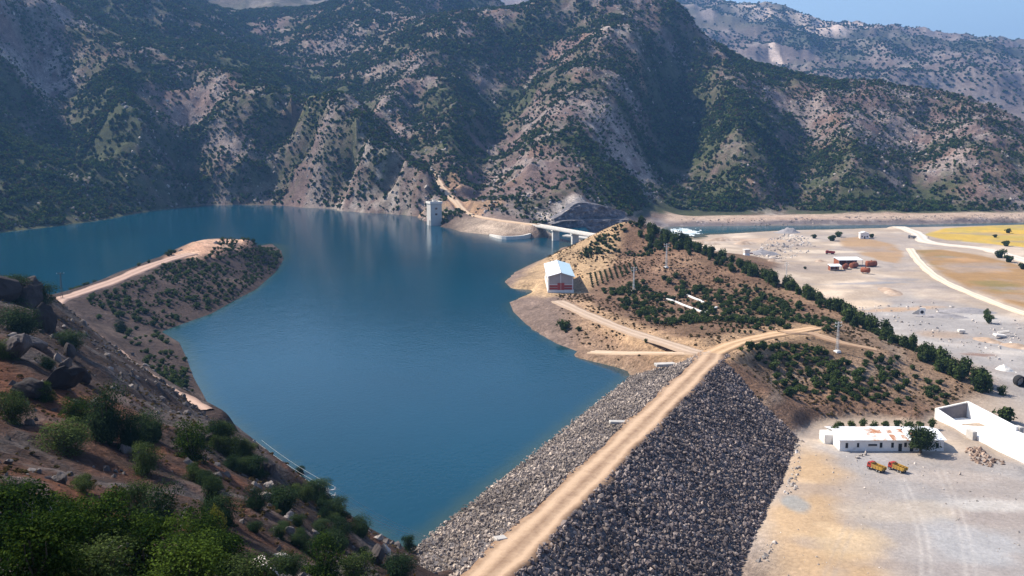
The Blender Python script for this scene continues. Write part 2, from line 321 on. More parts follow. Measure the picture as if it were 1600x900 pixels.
def lerp(c, d, w): return c*(1-w[..., None]) + np.array(d)*w[..., None]
def paint(x, y, z):
    """what the ground is made of: soil, rock, gravel, crop"""
    n1 = fbm(x, y, 120, 4, 80); n2 = fbm(x, y, 28, 4, 85); n3 = fbm(x, y, 8, 3, 90)
    c = np.zeros(x.shape+(3,)) + np.array([0.19, 0.138, 0.112])
    r = np.hypot(x, y)
    mt = sstep(-10, 20, y-Yb(x)) ; v = veg(x, y)
    c = lerp(c, (0.155,0.108,0.096), mt)
    c = lerp(c, (0.19,0.115,0.075), mt*sstep(0.05, 0.5, n2)*0.55)              # redder earth
    rk = ridged(x, y, 46, 4, 95); c = lerp(c, (0.255,0.208,0.186), mt*sstep(0.52, 0.78, rk+0.12*n3)*sstep(0.9, 0.3, v)*0.85)
    c = lerp(c, (0.045,0.060,0.022), mt*sstep(0.25, 0.8, v+0.25*n3)*0.88)
    for (px, py, Y, rad) in [(30,55,1200,55),(60,30,1240,40),(960,85,1450,42),(985,70,1480,30),(970,240,1140,60),(590,70,1680,45),(560,215,1020,35),(610,265,965,28),(1205,300,1065,26),(1240,318,1045,18),(470,250,980,30),(650,310,920,22),(575,30,1850,50)]:
        p = at_d(px, py, Y); w = sstep(rad, rad*0.3, np.hypot(x-p[0], (y-p[1])*0.6)+18*n2); c = lerp(c, (0.33,0.28,0.245), w*sstep(-0.5, 0.35, n3+0.3*n2)*0.9)
    for (px, py, Y, rad) in [(985,130,1370,22),(700,290,990,25),(720,320,920,22),(760,330,890,20),(520,145,1350,30),(1183,275,1120,12),(640,300,930,14)]:
        p = at_d(px, py, Y); w = sstep(rad, rad*0.4, np.hypot(x-p[0], (y-p[1])*0.6)+14*n2); c = lerp(c, (0.33,0.205,0.125), w*0.8)
    # spur rock cut behind the bridge
    p = at_d(920, 340, 850); w = sstep(62, 45, np.hypot(x-p[0], (y-p[1])))
    c = lerp(c, (0.12,0.105,0.10), w*0.9)
    for q in [(900,300,900), (858,335,868), (885,312,888)]:
        p = at_d(*q); w = sstep(14, 6, np.hypot(x-p[0], y-p[1])+5*n3); c = lerp(c, (0.55,0.47,0.40), w*0.9)
    # intake bank
    d, _ = dist_poly(x, y, poly_z([(698,352),(720,352),(760,356),(800,360),(838,360)], 3)); c = lerp(c, (0.42,0.33,0.25), sstep(26, 12, d)*(0.75+0.25*n3))
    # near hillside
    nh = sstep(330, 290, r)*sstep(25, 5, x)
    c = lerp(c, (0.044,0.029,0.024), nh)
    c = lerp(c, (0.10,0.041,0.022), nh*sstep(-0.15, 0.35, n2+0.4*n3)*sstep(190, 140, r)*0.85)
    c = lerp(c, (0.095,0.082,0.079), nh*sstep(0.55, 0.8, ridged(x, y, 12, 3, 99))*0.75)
    # left bank and peninsula
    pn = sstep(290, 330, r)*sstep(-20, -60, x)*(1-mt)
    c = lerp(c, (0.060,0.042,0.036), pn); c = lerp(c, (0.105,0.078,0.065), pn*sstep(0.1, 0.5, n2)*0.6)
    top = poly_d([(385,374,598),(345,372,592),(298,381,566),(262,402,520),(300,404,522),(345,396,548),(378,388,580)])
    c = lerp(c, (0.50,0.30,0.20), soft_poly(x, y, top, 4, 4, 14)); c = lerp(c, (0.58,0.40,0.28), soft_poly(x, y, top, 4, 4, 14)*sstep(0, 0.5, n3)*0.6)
    # abutment hill
    hl = sstep(15, 40, x)*sstep(270, 300, y)*sstep(720, 690, y)*sstep(-8.3, -6.0, z)
    c = lerp(c, (0.175,0.105,0.068), hl); c = lerp(c, (0.26,0.165,0.105), hl*sstep(0.0, 0.5, n2+0.3*n3)*0.7); c = lerp(c, (0.12,0.082,0.045), hl*sstep(0.1, 0.6, -n1+0.3*n2)*0.6)
    d, zz = dist_poly(x, y, np.vstack([ROADL['gatehouse_road'], ROADL['hill_road']])); c = lerp(c, (0.44,0.29,0.17), hl*sstep(13, 5, d+5*n2)*0.8)
    sh = sstep(20, 30, x)*sstep(300, 330, y)*sstep(640, 600, y)*sstep(5.0, 3.0, z+1.2*n2)*sstep(-8, -5, z); c = lerp(c, (0.27,0.18,0.118), sh*0.85)
    d = soft_poly(x, y, poly_z([(905,392),(960,372),(985,400),(960,425),(915,455),(890,460),(850,462),(800,447),(790,438),(840,410),(870,395)], 5), 5, 4, 15); c = lerp(c, (0.45,0.31,0.175), d*(1-mt)*0.75)
    # waterline stain
    c = lerp(c, (0.29,0.22,0.165), sstep(1.8, 0.6, z)*sstep(-1.5, 0, z)*sstep(30, 60, x+y*0.02)*(y < 1000)*0.6)
    # valley floor
    pl = sstep(-5.8, -7.6, z)*sstep(40, 62, x)*sstep(1010, 985, y)*(1-hl)
    c = lerp(c, (0.37,0.295,0.228), pl); c = lerp(c, (0.53,0.435,0.34), pl*sstep(-0.1, 0.4, n2)*0.85); c = lerp(c, (0.31,0.275,0.255), pl*sstep(0.1, 0.5, n1+0.2*n3)*0.7)
    gy = soft_poly(x, y, poly_z([(1300,470),(1420,455),(1600,500),(1750,620),(1750,1000),(1330,1000),(1400,850),(1380,790),(1300,720),(1270,705),(1600,720),(1590,640),(1440,530),(1330,490)], YARD), 12, 10, 30)
    c = lerp(c, (0.285,0.272,0.268), pl*gy*0.88); c = lerp(c, (0.40,0.375,0.355), pl*gy*sstep(0.1, 0.5, n2+0.3*n3)*0.7)
    yd = soft_poly(x, y, poly_z([(1250,700),(1300,715),(1330,790),(1370,880),(1400,1000),(1150,1000),(1185,860),(1235,740)], YARD), 6, 7, 16)
    c = lerp(c, (0.42,0.29,0.17), pl*yd*0.9); c = lerp(c, (0.52,0.385,0.245), pl*yd*sstep(0.0, 0.5, n3+n2)*0.6)
    bk = np.vstack([poly_z([(1020,356),(1200,352.5),(1400,351.5),(1600,348),(1900,342)], -12.8), poly_z([(1900,334),(1600,340),(1400,342.5),(1200,343),(1020,345)], -8.4)+np.array([0,5,0])]); d = soft_poly(x, y, bk, 5)
    c = lerp(c, (0.135,0.115,0.118), d*0.95); c = lerp(c, (0.32,0.28,0.265), d*sstep(0.35, 0.6, n3)*0.5)
    bk = np.vstack([poly_z([(1040,345),(1200,343),(1400,342.5),(1600,340),(1900,334)], -8.4), poly_z([(1900,325),(1600,331),(1400,333.5),(1200,334),(1050,337)], -8.2)]); d = soft_poly(x, y, bk, 6, 8, 30)
    c = lerp(c, (0.46,0.345,0.265), d*0.9); c = lerp(c, (0.33,0.225,0.17), d*sstep(0, 0.5, n2)*0.6)
    f1 = soft_poly(x, y, FIELD_Y, 3, 3, 25); c = lerp(c, (0.54,0.35,0.06), f1); c = lerp(c, (0.36,0.28,0.075), f1*sstep(-0.1, 0.4, n2+0.5*n3)*0.8); c = lerp(c, (0.30,0.24,0.08), f1*sstep(0.1, 0.5, n1)*0.5)
    f2 = soft_poly(x, y, FIELD_B, 3, 2, 25); c = lerp(c, (0.30,0.185,0.085), f2); c = lerp(c, (0.17,0.15,0.055), f2*sstep(0.15, 0.45, n1+0.5*n2)*0.7); c = lerp(c, (0.40,0.24,0.12), f2*sstep(0.1, 0.4, -n1+0.4*n2)*0.8)
    f3 = soft_poly(x, y, PATCH, 3, 4, 15); c = lerp(c, (0.34,0.22,0.12), f3*0.9)
    # bare earth patches, damp streaks and wheel tracks
    c = lerp(c, (0.30,0.25,0.215), pl*sstep(0.12, 0.4, fbm(x, y, 60, 4, 151)+0.25*n3)*0.55); c = lerp(c, (0.24,0.205,0.19), pl*sstep(0.25, 0.5, fbm(x*0.35+y*0.2, y, 22, 4, 153)+0.2*n3)*0.5)
    for (px, py, zz_, a, b, cl, am) in [(1350,441,-8.6,26,5,(0.27,0.28,0.31),.8),(1400,436,-8.6,14,6,(0.30,0.29,0.30),.7),(1330,470,-8.6,20,12,(0.70,0.55,0.40),.8),(1260,450,-8.6,22,14,(0.68,0.53,0.39),.8),(1395,478,-8.6,22,6,(0.50,0.34,0.22),.8),(1470,520,-8.6,16,9,(0.40,0.30,0.225),.8),(1535,555,-8.6,9,4,(0.25,0.15,0.11),.8),(1575,550,-8.6,12,8,(0.62,0.56,0.50),.6),
                                    (1240,785,YARD,3,7,(0.30,0.34,0.36),.7),(1420,800,YARD,14,7,(0.55,0.46,0.36),.5),(1330,850,YARD,10,9,(0.60,0.45,0.28),.6),(1520,850,YARD,10,14,(0.42,0.42,0.43),.7),(1560,790,YARD,12,5,(0.60,0.57,0.53),.6),(1470,745,YARD,16,5,(0.50,0.42,0.36),.5),(1180,375,-9,30,20,(0.62,0.46,0.33),.6),(1130,372,-9,25,18,(0.48,0.33,0.24),.7),(1290,392,-8.7,30,9,(0.72,0.60,0.47),.8),(1250,372,-9,12,30,(0.72,0.60,0.48),.7)]:
        p = at_z(px, py, zz_); w = sstep(1.15, 0.55, np.hypot((x-p[0])/a, (y-p[1])/b)+0.55*n2+0.3*n3); c = lerp(c, np.array(cl)*0.8, w*pl*am)
    for k_, ln in enumerate([[(1290,715),(1400,748),(1500,775),(1620,800)],[(1470,735),(1492,790),(1510,850),(1520,920)],[(1360,752),(1330,820),(1290,910)],[(1410,752),(1440,830),(1450,920)],[(1500,742),(1560,770),(1640,790)]]):
        Q = smooth_line(poly_z(ln, YARD), 4)
        m = (x > 50) & (x < 190) & (y > 190) & (y < 300)
        if m.any():
            d, _ = dist_poly(x[m], y[m], Q); t_ = np.exp(-((d-0.9)/0.45)**2)*(0.55+0.45*n3[m]); c[m] = lerp(c[m], (0.60,0.55,0.50) if k_ % 2 else (0.27,0.255,0.25), np.clip(t_, 0, 1)*pl[m]*0.28)
    # far country
    fr = sstep(2000, 2600, r); c = lerp(c, (0.15,0.118,0.105), fr); fn = fbm(x, y, 500, 4, 110); fs = fbm(x, y, 70, 3, 115)
    c = lerp(c, (0.05,0.06,0.035), fr*sstep(-0.15, 0.3, fn+0.5*fs)*0.85); c = lerp(c, (0.25,0.21,0.19), fr*sstep(0.1, 0.4, fs-fn*0.3)*0.6)
    for (px, py, Y, a, b) in [(1160,30,4050,110,26),(1185,45,3900,90,20),(1150,56,3800,75,12),(1265,48,3900,100,28),(1300,58,3800,120,24),(1280,72,3700,110,22),(1345,39,4020,60,20),(1180,92,3350,18,20),(1210,105,3200,14,18)]:
        p = at_d(px, py, Y); w = sstep(1.15, 0.8, np.hypot((x-p[0])/a, (y-p[1])/(b*4.5))+0.35*fs); c = lerp(c, (0.58,0.46,0.38), w*fr*0.9)
    p = at_d(1120, 20, 4100); w = sstep(420, 250, np.hypot(x-p[0], (y-p[1])*0.6)); c = lerp(c, (0.055,0.065,0.035), w*fr*sstep(0.35, -0.1, fs)*0.6)
    c = lerp(c, (0.14,0.125,0.09), np.where((x > 62) & (y > 850), sstep(RIVER+1.3, RIVER+0.6, z), sstep(-0.3, -1.2, z)*((x-AX0[0])*AXN[0]+(y-AX0[1])*AXN[1] < 0)*(x < 62))*(y < 1200))              # under water
    rough = 1-0.72*pl; return np.concatenate([np.clip(c*(1+0.16*n3*rough+0.10*n2)[..., None], 0.01, 0.9), rough[..., None]], -1)
FIELD_Y = poly_z([(1446,366),(1480,356),(1540,351),(1600,347.5),(1800,340),(1800,392),(1680,396),(1600,386),(1540,380),(1480,375)], -8.8)
FIELD_B = poly_z([(1432,391),(1470,389),(1530,398),(1590,413),(1680,445),(1800,470),(1800,530),(1690,505),(1600,481),(1530,457),(1478,431),(1450,412)], -8.8)
PATCH = poly_z([(1310,372),(1345,369),(1400,384),(1412,400),(1400,410),(1370,405),(1320,385)], -8.8)
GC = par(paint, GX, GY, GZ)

def new_mat(name):
    m = bpy.data.materials.new(name); m.use_nodes = True; n = m.node_tree; n.nodes.clear()
    o = n.nodes.new('ShaderNodeOutputMaterial'); b = n.nodes.new('ShaderNodeBsdfPrincipled'); n.links.new(b.outputs[0], o.inputs[0])
    return m, n, b
def N(nt_, typ, **kw):
    n = nt_.nodes.new(typ)
    for k, v in kw.items():
        if k.startswith('i_'): n.inputs[k[2:].replace('_', ' ')].default_value = v
        else: setattr(n, k, v)
    return n
def terrain_mat():
    m, n, b = new_mat('ground'); b.inputs['Roughness'].default_value = 0.95; b.inputs['Specular IOR Level'].default_value = 0.12
    at = N(n, 'ShaderNodeAttribute', attribute_name='col'); tc = N(n, 'ShaderNodeNewGeometry')
    a1 = N(n, 'ShaderNodeTexNoise', i_Scale=0.9, i_Detail=6.0, i_Roughness=0.65); a2 = N(n, 'ShaderNodeTexNoise', i_Scale=0.13, i_Detail=6.0, i_Roughness=0.7)
    a3 = N(n, 'ShaderNodeTexVoronoi', i_Scale=0.55)
    for a in (a1, a2, a3): n.links.new(tc.outputs['Position'], a.inputs['Vector'])
    r1 = N(n, 'ShaderNodeMapRange'); r1.inputs[1].default_value = 0.3; r1.inputs[2].default_value = 0.7; r1.inputs[3].default_value = 0.5; r1.inputs[4].default_value = 1.55
    r2 = N(n, 'ShaderNodeMapRange'); r2.inputs[1].default_value = 0.3; r2.inputs[2].default_value = 0.7; r2.inputs[3].default_value = 0.6; r2.inputs[4].default_value = 1.42
    n.links.new(a1.outputs[0], r1.inputs[0]); n.links.new(a2.outputs[0], r2.inputs[0])
    mu0 = N(n, 'ShaderNodeMath', operation='MULTIPLY'); n.links.new(r1.outputs[0], mu0.inputs[0]); n.links.new(r2.outputs[0], mu0.inputs[1])
    mu = N(n, 'ShaderNodeMix', data_type='FLOAT'); mu.inputs['A'].default_value = 1.0; n.links.new(at.outputs['Alpha'], mu.inputs[0]); n.links.new(mu0.outputs[0], mu.inputs['B'])
    vm = N(n, 'ShaderNodeVectorMath', operation='SCALE'); n.links.new(at.outputs['Color'], vm.inputs[0]); n.links.new(mu.outputs[0], vm.inputs['Scale'])
    n.links.new(vm.outputs[0], b.inputs['Base Color'])
    bp = N(n, 'ShaderNodeBump', i_Strength=1.0, i_Distance=1.0); ad = N(n, 'ShaderNodeMath', operation='ADD'); n.links.new(a1.outputs[0], ad.inputs[0]); n.links.new(a2.outputs[0], ad.inputs[1])
    n.links.new(ad.outputs[0], bp.inputs['Height']); n.links.new(bp.outputs[0], b.inputs['Normal']); n.links.new(at.outputs['Alpha'], bp.inputs['Strength'])
    return m
M_GROUND = terrain_mat()

def mesh_np(name, V, F, mat, parent=None, smooth=True, col=None):
    """V (n,3), F (m,k) -> linked object"""
    V = np.asarray(V, np.float32); F = np.asarray(F, np.int32); k = F.shape[1]
    me = bpy.data.meshes.new(name); me.vertices.add(len(V)); me.vertices.foreach_set('co', V.ravel())
    me.loops.add(F.size); me.loops.foreach_set('vertex_index', F.ravel())
    me.polygons.add(len(F)); me.polygons.foreach_set('loop_start', np.arange(0, F.size, k, dtype=np.int32))
    me.update(calc_edges=True)
    me.polygons.foreach_set('use_smooth', np.full(len(F), smooth))
    if col is not None:
        a = me.color_attributes.new('col', 'FLOAT_COLOR', 'POINT'); a.data.foreach_set('color', np.asarray(col, np.float32).ravel())
    if mat: me.materials.append(mat)
    o = bpy.data.objects.new(name, me); COL.objects.link(o); o.parent = parent
    return o
def tag(o, label=None, cat=None, group=None, kind=None):
    if label: o['label'] = label
    if cat: o['category'] = cat
    if group: o['group'] = group
    if kind: o['kind'] = kind
    return o

ii, jj = np.meshgrid(np.arange(NR-1), np.arange(NC), indexing='ij'); j2 = (jj+1) % NC
QUAD = np.stack([ii*NC+jj, ii*NC+j2, (ii+1)*NC+j2, (ii+1)*NC+jj], -1).reshape(-1, 4)[:, ::-1]
fx = GX.ravel()[QUAD].mean(1); fy = GY.ravel()[QUAD].mean(1); fz = GZ.ravel()[QUAD].mean(1); fr_ = np.hypot(fx, fy)
reg = np.zeros(len(QUAD), int)                                          # 0 valley floor
mtn = fy > Yb(fx); reg[mtn & (fr_ < 2300)] = 1; reg[fr_ >= 2300] = 2
low = ~mtn & (fr_ < 2300)
reg[low & (fx < 30)] = 3
reg[low & (fx < -20) & (fr_ > 320)] = 4
reg[low & (fz < -0.4) & (fx < 80) & (fy > 190) & (fy < 1000)] = 5
reg[low & (fx > 15) & (fy > 285) & (fz > -6.8) & (fy < 720)] = 6
reg[low & in_poly(fx, fy, FIELD_Y)] = 7; reg[low & in_poly(fx, fy, FIELD_B)] = 8
REGN = {0:('valley_floor','pale trampled gravel and sand on the valley floor below the dam'), 1:('mountains','rugged brown mountains dotted with scrub behind the reservoir'), 2:('distant_mountains','hazy blue mountains on the skyline'),
 3:('foreground_hillside','dark rocky hillside in the near left corner'), 4:('peninsula_terrain','low scrubby spit of land reaching into the reservoir'), 5:('lake_bed','bed of the reservoir under water'),
 6:('abutment_hill','brown scrubby hill between the dam and the valley'), 7:('yellow_field','bright yellow crop field by the river'), 8:('brown_field','brown and green field inside the curved road')}
Vall = np.stack([GX.ravel(), GY.ravel(), GZ.ravel()], 1); Call = GC.reshape(-1, 4)
for k, (nm, lb) in REGN.items():
    q = QUAD[reg == k]
    if not len(q): continue
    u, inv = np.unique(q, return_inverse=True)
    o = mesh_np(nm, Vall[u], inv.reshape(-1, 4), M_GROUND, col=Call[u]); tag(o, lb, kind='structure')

# ------------------------------------------------------------------ water
def water_mat(deep, shallow, name):
    m, n, b = new_mat(name); b.inputs['Roughness'].default_value = 0.13; b.inputs['IOR'].default_value = 1.19
    at = N(n, 'ShaderNodeAttribute', attribute_name='depth'); mx = N(n, 'ShaderNodeMix', data_type='RGBA'); mx.inputs['A'].default_value = (*shallow, 1); mx.inputs['B'].default_value = (*deep, 1)
    n.links.new(at.outputs['Fac'], mx.inputs[0])
    tc = N(n, 'ShaderNodeNewGeometry'); mp = N(n, 'ShaderNodeMapping'); mp.inputs['Scale'].default_value = (1, 0.6, 1); n.links.new(tc.outputs['Position'], mp.inputs[0])
    big = N(n, 'ShaderNodeTexNoise', i_Scale=0.012, i_Detail=4.0); n.links.new(mp.outputs[0], big.inputs['Vector'])
    hs = N(n, 'ShaderNodeHueSaturation'); rr = N(n, 'ShaderNodeMapRange'); rr.inputs[1].default_value = 0.3; rr.inputs[2].default_value = 0.7; rr.inputs[3].default_value = 0.88; rr.inputs[4].default_value = 1.12
    n.links.new(big.outputs[0], rr.inputs[0]); n.links.new(rr.outputs[0], hs.inputs['Value']); n.links.new(mx.outputs['Result'], hs.inputs['Color']); n.links.new(hs.outputs[0], b.inputs['Base Color'])
    w1 = N(n, 'ShaderNodeTexNoise', i_Scale=0.8, i_Detail=3.0); w2 = N(n, 'ShaderNodeTexNoise', i_Scale=0.12, i_Detail=3.0)
    for w in (w1, w2): n.links.new(mp.outputs[0], w.inputs['Vector'])
    ad = N(n, 'ShaderNodeMath', operation='ADD'); n.links.new(w1.outputs[0], ad.inputs[0]); n.links.new(w2.outputs[0], ad.inputs[1])
    bp = N(n, 'ShaderNodeBump', i_Strength=0.24, i_Distance=0.25); n.links.new(ad.outputs[0], bp.inputs['Height']); n.links.new(bp.outputs[0], b.inputs['Normal'])
    return m
def water_sheet(name, x0, x1, y0, y1, nx, ny, z, mat, label, mask=None, dm=1.8):
    xs = np.linspace(x0, x1, nx); ys = np.linspace(y0, y1, ny); X, Y = np.meshgrid(xs, ys, indexing='ij'); h = height(X, Y)
    if name == 'reservoir_water':
        dn = (X-AX0[0])*AXN[0] + (Y-AX0[1])*AXN[1]; h = np.maximum(h, np.where(np.abs((X-AX0[0])*AXD[0]+(Y-AX0[1])*AXD[1]-60) < 130, CREST-(-dn-5.2)/2.45, -99))
    dep = sstep(-0.2, dm, z-h); keep = (h < z+1.0)
    k, l = np.meshgrid(np.arange(nx-1), np.arange(ny-1), indexing='ij')
    F = np.stack([k*ny+l, (k+1)*ny+l, (k+1)*ny+l+1, k*ny+l+1], -1).reshape(-1, 4); kf = keep.ravel()[F].any(1)
    if mask is not None: kf &= mask(X.ravel()[F].mean(1), Y.ravel()[F].mean(1))
    F = F[kf]; u, inv = np.unique(F, return_inverse=True)
    o = mesh_np(name, np.stack([X.ravel(), Y.ravel(), np.full(X.size, z)], 1)[u], inv.reshape(-1, 4), mat)
    a = o.data.attributes.new('depth', 'FLOAT', 'POINT'); a.data.foreach_set('value', dep.ravel()[u].astype(np.float32))
    return tag(o, label, kind='structure')
M_LAKE = water_mat((0.000,0.038,0.068), (0.022,0.052,0.050), 'lake_water')
M_RIV = water_mat((0.01,0.075,0.105), (0.10,0.11,0.09), 'river_water')
_downs = lambda x, y: ((x-AX0[0])*AXN[0]+(y-AX0[1])*AXN[1] < 2) & ((x < 62) | (y < 600) & (x < 75)) & (y > 140)
water_sheet('reservoir_water', -900, 80, 150, 1100, 250, 240, 0.0, M_LAKE, 'deep blue still water of the reservoir', _downs)
water_sheet('river_water', 60, 1500, 860, 1130, 240, 60, RIVER+1.2, M_RIV, 'narrow blue river along the far bank', lambda x, y: y > 900-0.2*(x-60), 2.0)

# ------------------------------------------------------------------ standing on the ground sheet
_NV = 880
def ground(x, y):
    """height of the built ground sheet (within the camera's fan)"""
    x = np.asarray(x, float); y = np.asarray(y, float)
    r = np.hypot(x, y); t = np.degrees(np.arctan2(x, y))
    i = np.clip(np.searchsorted(RR, r)-1, 0, NR-2); a = np.clip((r-RR[i])/(RR[i+1]-RR[i]), 0, 1)
    td = np.degrees(TT[:_NV+69]); td2 = np.concatenate([np.degrees(TT[-69:])-360, td]); idx = np.concatenate([np.arange(NC-69, NC), np.arange(_NV+69)])
    j = np.clip(np.searchsorted(td2, t)-1, 0, len(td2)-2); b = np.clip((t-td2[j])/(td2[j+1]-td2[j]), 0, 1)
    j0, j1 = idx[j], idx[j+1]
    return (GZ[i, j0]*(1-b)+GZ[i, j1]*b)*(1-a) + (GZ[i+1, j0]*(1-b)+GZ[i+1, j1]*b)*a
def hit(px, py, y0=15, y1=6000):
    """first ground point on a sight line"""
    d = ray(px, py); d = d/d[1]; Y = np.geomspace(y0, y1, 3000); g = ground(d[0]*Y, Y); below = CAM_Z + d[2]*Y < g
    k = int(np.argmax(below)) if below.any() else len(Y)-1
    return np.array([d[0]*Y[k], Y[k], g[k]])
def pix(P):
    P = np.atleast_2d(P); dy = P[:, 1]; dz = P[:, 2]-CAM_Z
    f = dy*CP - dz*SP; u = dy*SP + dz*CP
    return np.stack([800+1600*P[:, 0]/f, 450-1600*u/f, f], 1)

# ------------------------------------------------------------------ materials
def plain_mat(name, colr, rough=0.8, var=0.12, scale=1.5, bump=0.0, spec=0.3, dirt=None, dscale=0.4, dlo=0.5, dhi=0.7, metal=0.0):
    m, n, b = new_mat(name); b.inputs['Roughness'].default_value = rough; b.inputs['Specular IOR Level'].default_value = spec; b.inputs['Metallic'].default_value = metal
    tc = N(n, 'ShaderNodeTexCoord'); a = N(n, 'ShaderNodeTexNoise', i_Scale=scale, i_Detail=5.0, i_Roughness=0.65); n.links.new(tc.outputs['Object'], a.inputs['Vector'])
    rp = N(n, 'ShaderNodeMapRange'); rp.inputs[1].default_value = 0.3; rp.inputs[2].default_value = 0.7; rp.inputs[3].default_value = 1-var; rp.inputs[4].default_value = 1+var; n.links.new(a.outputs[0], rp.inputs[0])
    src = N(n, 'ShaderNodeRGB'); src.outputs[0].default_value = (*colr, 1); out = src.outputs[0]
    if dirt:
        dn = N(n, 'ShaderNodeTexNoise', i_Scale=dscale, i_Detail=6.0, i_Roughness=0.7); n.links.new(tc.outputs['Object'], dn.inputs['Vector'])
        dr = N(n, 'ShaderNodeMapRange'); dr.inputs[1].default_value = dlo; dr.inputs[2].default_value = dhi; n.links.new(dn.outputs[0], dr.inputs[0])
        mx = N(n, 'ShaderNodeMix', data_type='RGBA'); n.links.new(dr.outputs[0], mx.inputs[0]); n.links.new(out, mx.inputs['A']); mx.inputs['B'].default_value = (*dirt, 1); out = mx.outputs['Result']
    vm = N(n, 'ShaderNodeVectorMath', operation='SCALE'); n.links.new(out, vm.inputs[0]); n.links.new(rp.outputs[0], vm.inputs['Scale']); n.links.new(vm.outputs[0], b.inputs['Base Color'])
    if bump:
        bp = N(n, 'ShaderNodeBump', i_Strength=bump, i_Distance=0.08); n.links.new(a.outputs[0], bp.inputs['Height']); n.links.new(bp.outputs[0], b.inputs['Normal'])
    return m
def leaf_mat(name, lo, hi, trans=0.25):
    """leaves: colour differs from leaf to leaf and from plant to plant"""
    m = bpy.data.materials.new(name); m.use_nodes = True; n = m.node_tree; n.nodes.clear(); o = n.nodes.new('ShaderNodeOutputMaterial')
    at = N(n, 'ShaderNodeAttribute', attribute_name='tone'); oi = N(n, 'ShaderNodeObjectInfo')
    ad = N(n, 'ShaderNodeMath', operation='MULTIPLY_ADD'); ad.inputs[1].default_value = 0.6; ad.inputs[2].default_value = -0.3; n.links.new(oi.outputs['Random'], ad.inputs[0])
    a2 = N(n, 'ShaderNodeMath', operation='ADD', use_clamp=True); n.links.new(ad.outputs[0], a2.inputs[0]); n.links.new(at.outputs['Fac'], a2.inputs[1])
    mx = N(n, 'ShaderNodeMix', data_type='RGBA'); mx.inputs['A'].default_value = (*lo, 1); mx.inputs['B'].default_value = (*hi, 1); n.links.new(a2.outputs[0], mx.inputs[0])
    d = n.nodes.new('ShaderNodeBsdfDiffuse'); t = n.nodes.new('ShaderNodeBsdfTranslucent'); ms = n.nodes.new('ShaderNodeMixShader'); ms.inputs[0].default_value = trans
    n.links.new(mx.outputs['Result'], d.inputs[0]); n.links.new(mx.outputs['Result'], t.inputs[0]); n.links.new(d.outputs[0], ms.inputs[1]); n.links.new(t.outputs[0], ms.inputs[2]); n.links.new(ms.outputs[0], o.inputs[0])
    return m
def rock_mat(name, lo, hi, scale=1.2):
    m, n, b = new_mat(name); b.inputs['Roughness'].default_value = 0.9; b.inputs['Specular IOR Level'].default_value = 0.2
    oi = N(n, 'ShaderNodeObjectInfo'); rp = N(n, 'ShaderNodeValToRGB'); e = rp.color_ramp.elements
    e[0].position = 0.0; e[0].color = (*lo, 1); e[1].position = 1.0; e[1].color = (*hi, 1); k = e.new(0.72); k.color = (*[l+(h-l)*0.38 for l, h in zip(lo, hi)], 1)
    n.links.new(oi.outputs['Random'], rp.inputs[0])
    tc = N(n, 'ShaderNodeTexCoord'); a = N(n, 'ShaderNodeTexNoise', i_Scale=scale, i_Detail=5.0, i_Roughness=0.7); n.links.new(tc.outputs['Object'], a.inputs['Vector'])
    r1 = N(n, 'ShaderNodeMapRange'); r1.inputs[1].default_value = 0.3; r1.inputs[2].default_value = 0.7; r1.inputs[3].default_value = 0.7; r1.inputs[4].default_value = 1.3; n.links.new(a.outputs[0], r1.inputs[0])
    gp = N(n, 'ShaderNodeNewGeometry'); bn = N(n, 'ShaderNodeTexNoise', i_Scale=0.07, i_Detail=4.0, i_Roughness=0.6); n.links.new(gp.outputs['Position'], bn.inputs['Vector']); r2 = N(n, 'ShaderNodeMapRange'); r2.inputs[1].default_value = 0.3; r2.inputs[2].default_value = 0.7; r2.inputs[3].default_value = 0.6; r2.inputs[4].default_value = 1.45; n.links.new(bn.outputs[0], r2.inputs[0]); mm = N(n, 'ShaderNodeMath', operation='MULTIPLY'); n.links.new(r1.outputs[0], mm.inputs[0]); n.links.new(r2.outputs[0], mm.inputs[1])
    vm = N(n, 'ShaderNodeVectorMath', operation='SCALE'); n.links.new(rp.outputs[0], vm.inputs[0]); n.links.new(mm.outputs[0], vm.inputs['Scale']); n.links.new(vm.outputs[0], b.inputs['Base Color'])
    bp = N(n, 'ShaderNodeBump', i_Strength=0.5, i_Distance=0.1); n.links.new(a.outputs[0], bp.inputs['Height']); n.links.new(bp.outputs[0], b.inputs['Normal'])
    return m
def road_mat(name, base, rut):
    m, n, b = new_mat(name); b.inputs['Roughness'].default_value = 0.95; b.inputs['Specular IOR Level'].default_value = 0.1
    at = N(n, 'ShaderNodeAttribute', attribute_name='rut'); g = N(n, 'ShaderNodeNewGeometry')
    a = N(n, 'ShaderNodeTexNoise', i_Scale=0.5, i_Detail=6.0, i_Roughness=0.7); n.links.new(g.outputs['Position'], a.inputs['Vector'])
    ad = N(n, 'ShaderNodeMath', operation='MULTIPLY_ADD'); ad.inputs[1].default_value = 1.0; n.links.new(a.outputs[0], ad.inputs[0]); n.links.new(at.outputs['Fac'], ad.inputs[2])
    mr = N(n, 'ShaderNodeMapRange'); mr.inputs[1].default_value = 0.5; mr.inputs[2].default_value = 1.2; n.links.new(ad.outputs[0], mr.inputs[0])
    mx = N(n, 'ShaderNodeMix', data_type='RGBA'); mx.inputs['A'].default_value = (*base, 1); mx.inputs['B'].default_value = (*rut, 1); n.links.new(mr.outputs[0], mx.inputs[0]); n.links.new(mx.outputs['Result'], b.inputs['Base Color'])
    bp = N(n, 'ShaderNodeBump', i_Strength=0.5, i_Distance=0.15); n.links.new(a.outputs[0], bp.inputs['Height']); n.links.new(bp.outputs[0], b.inputs['Normal'])
    return m
MT = {}
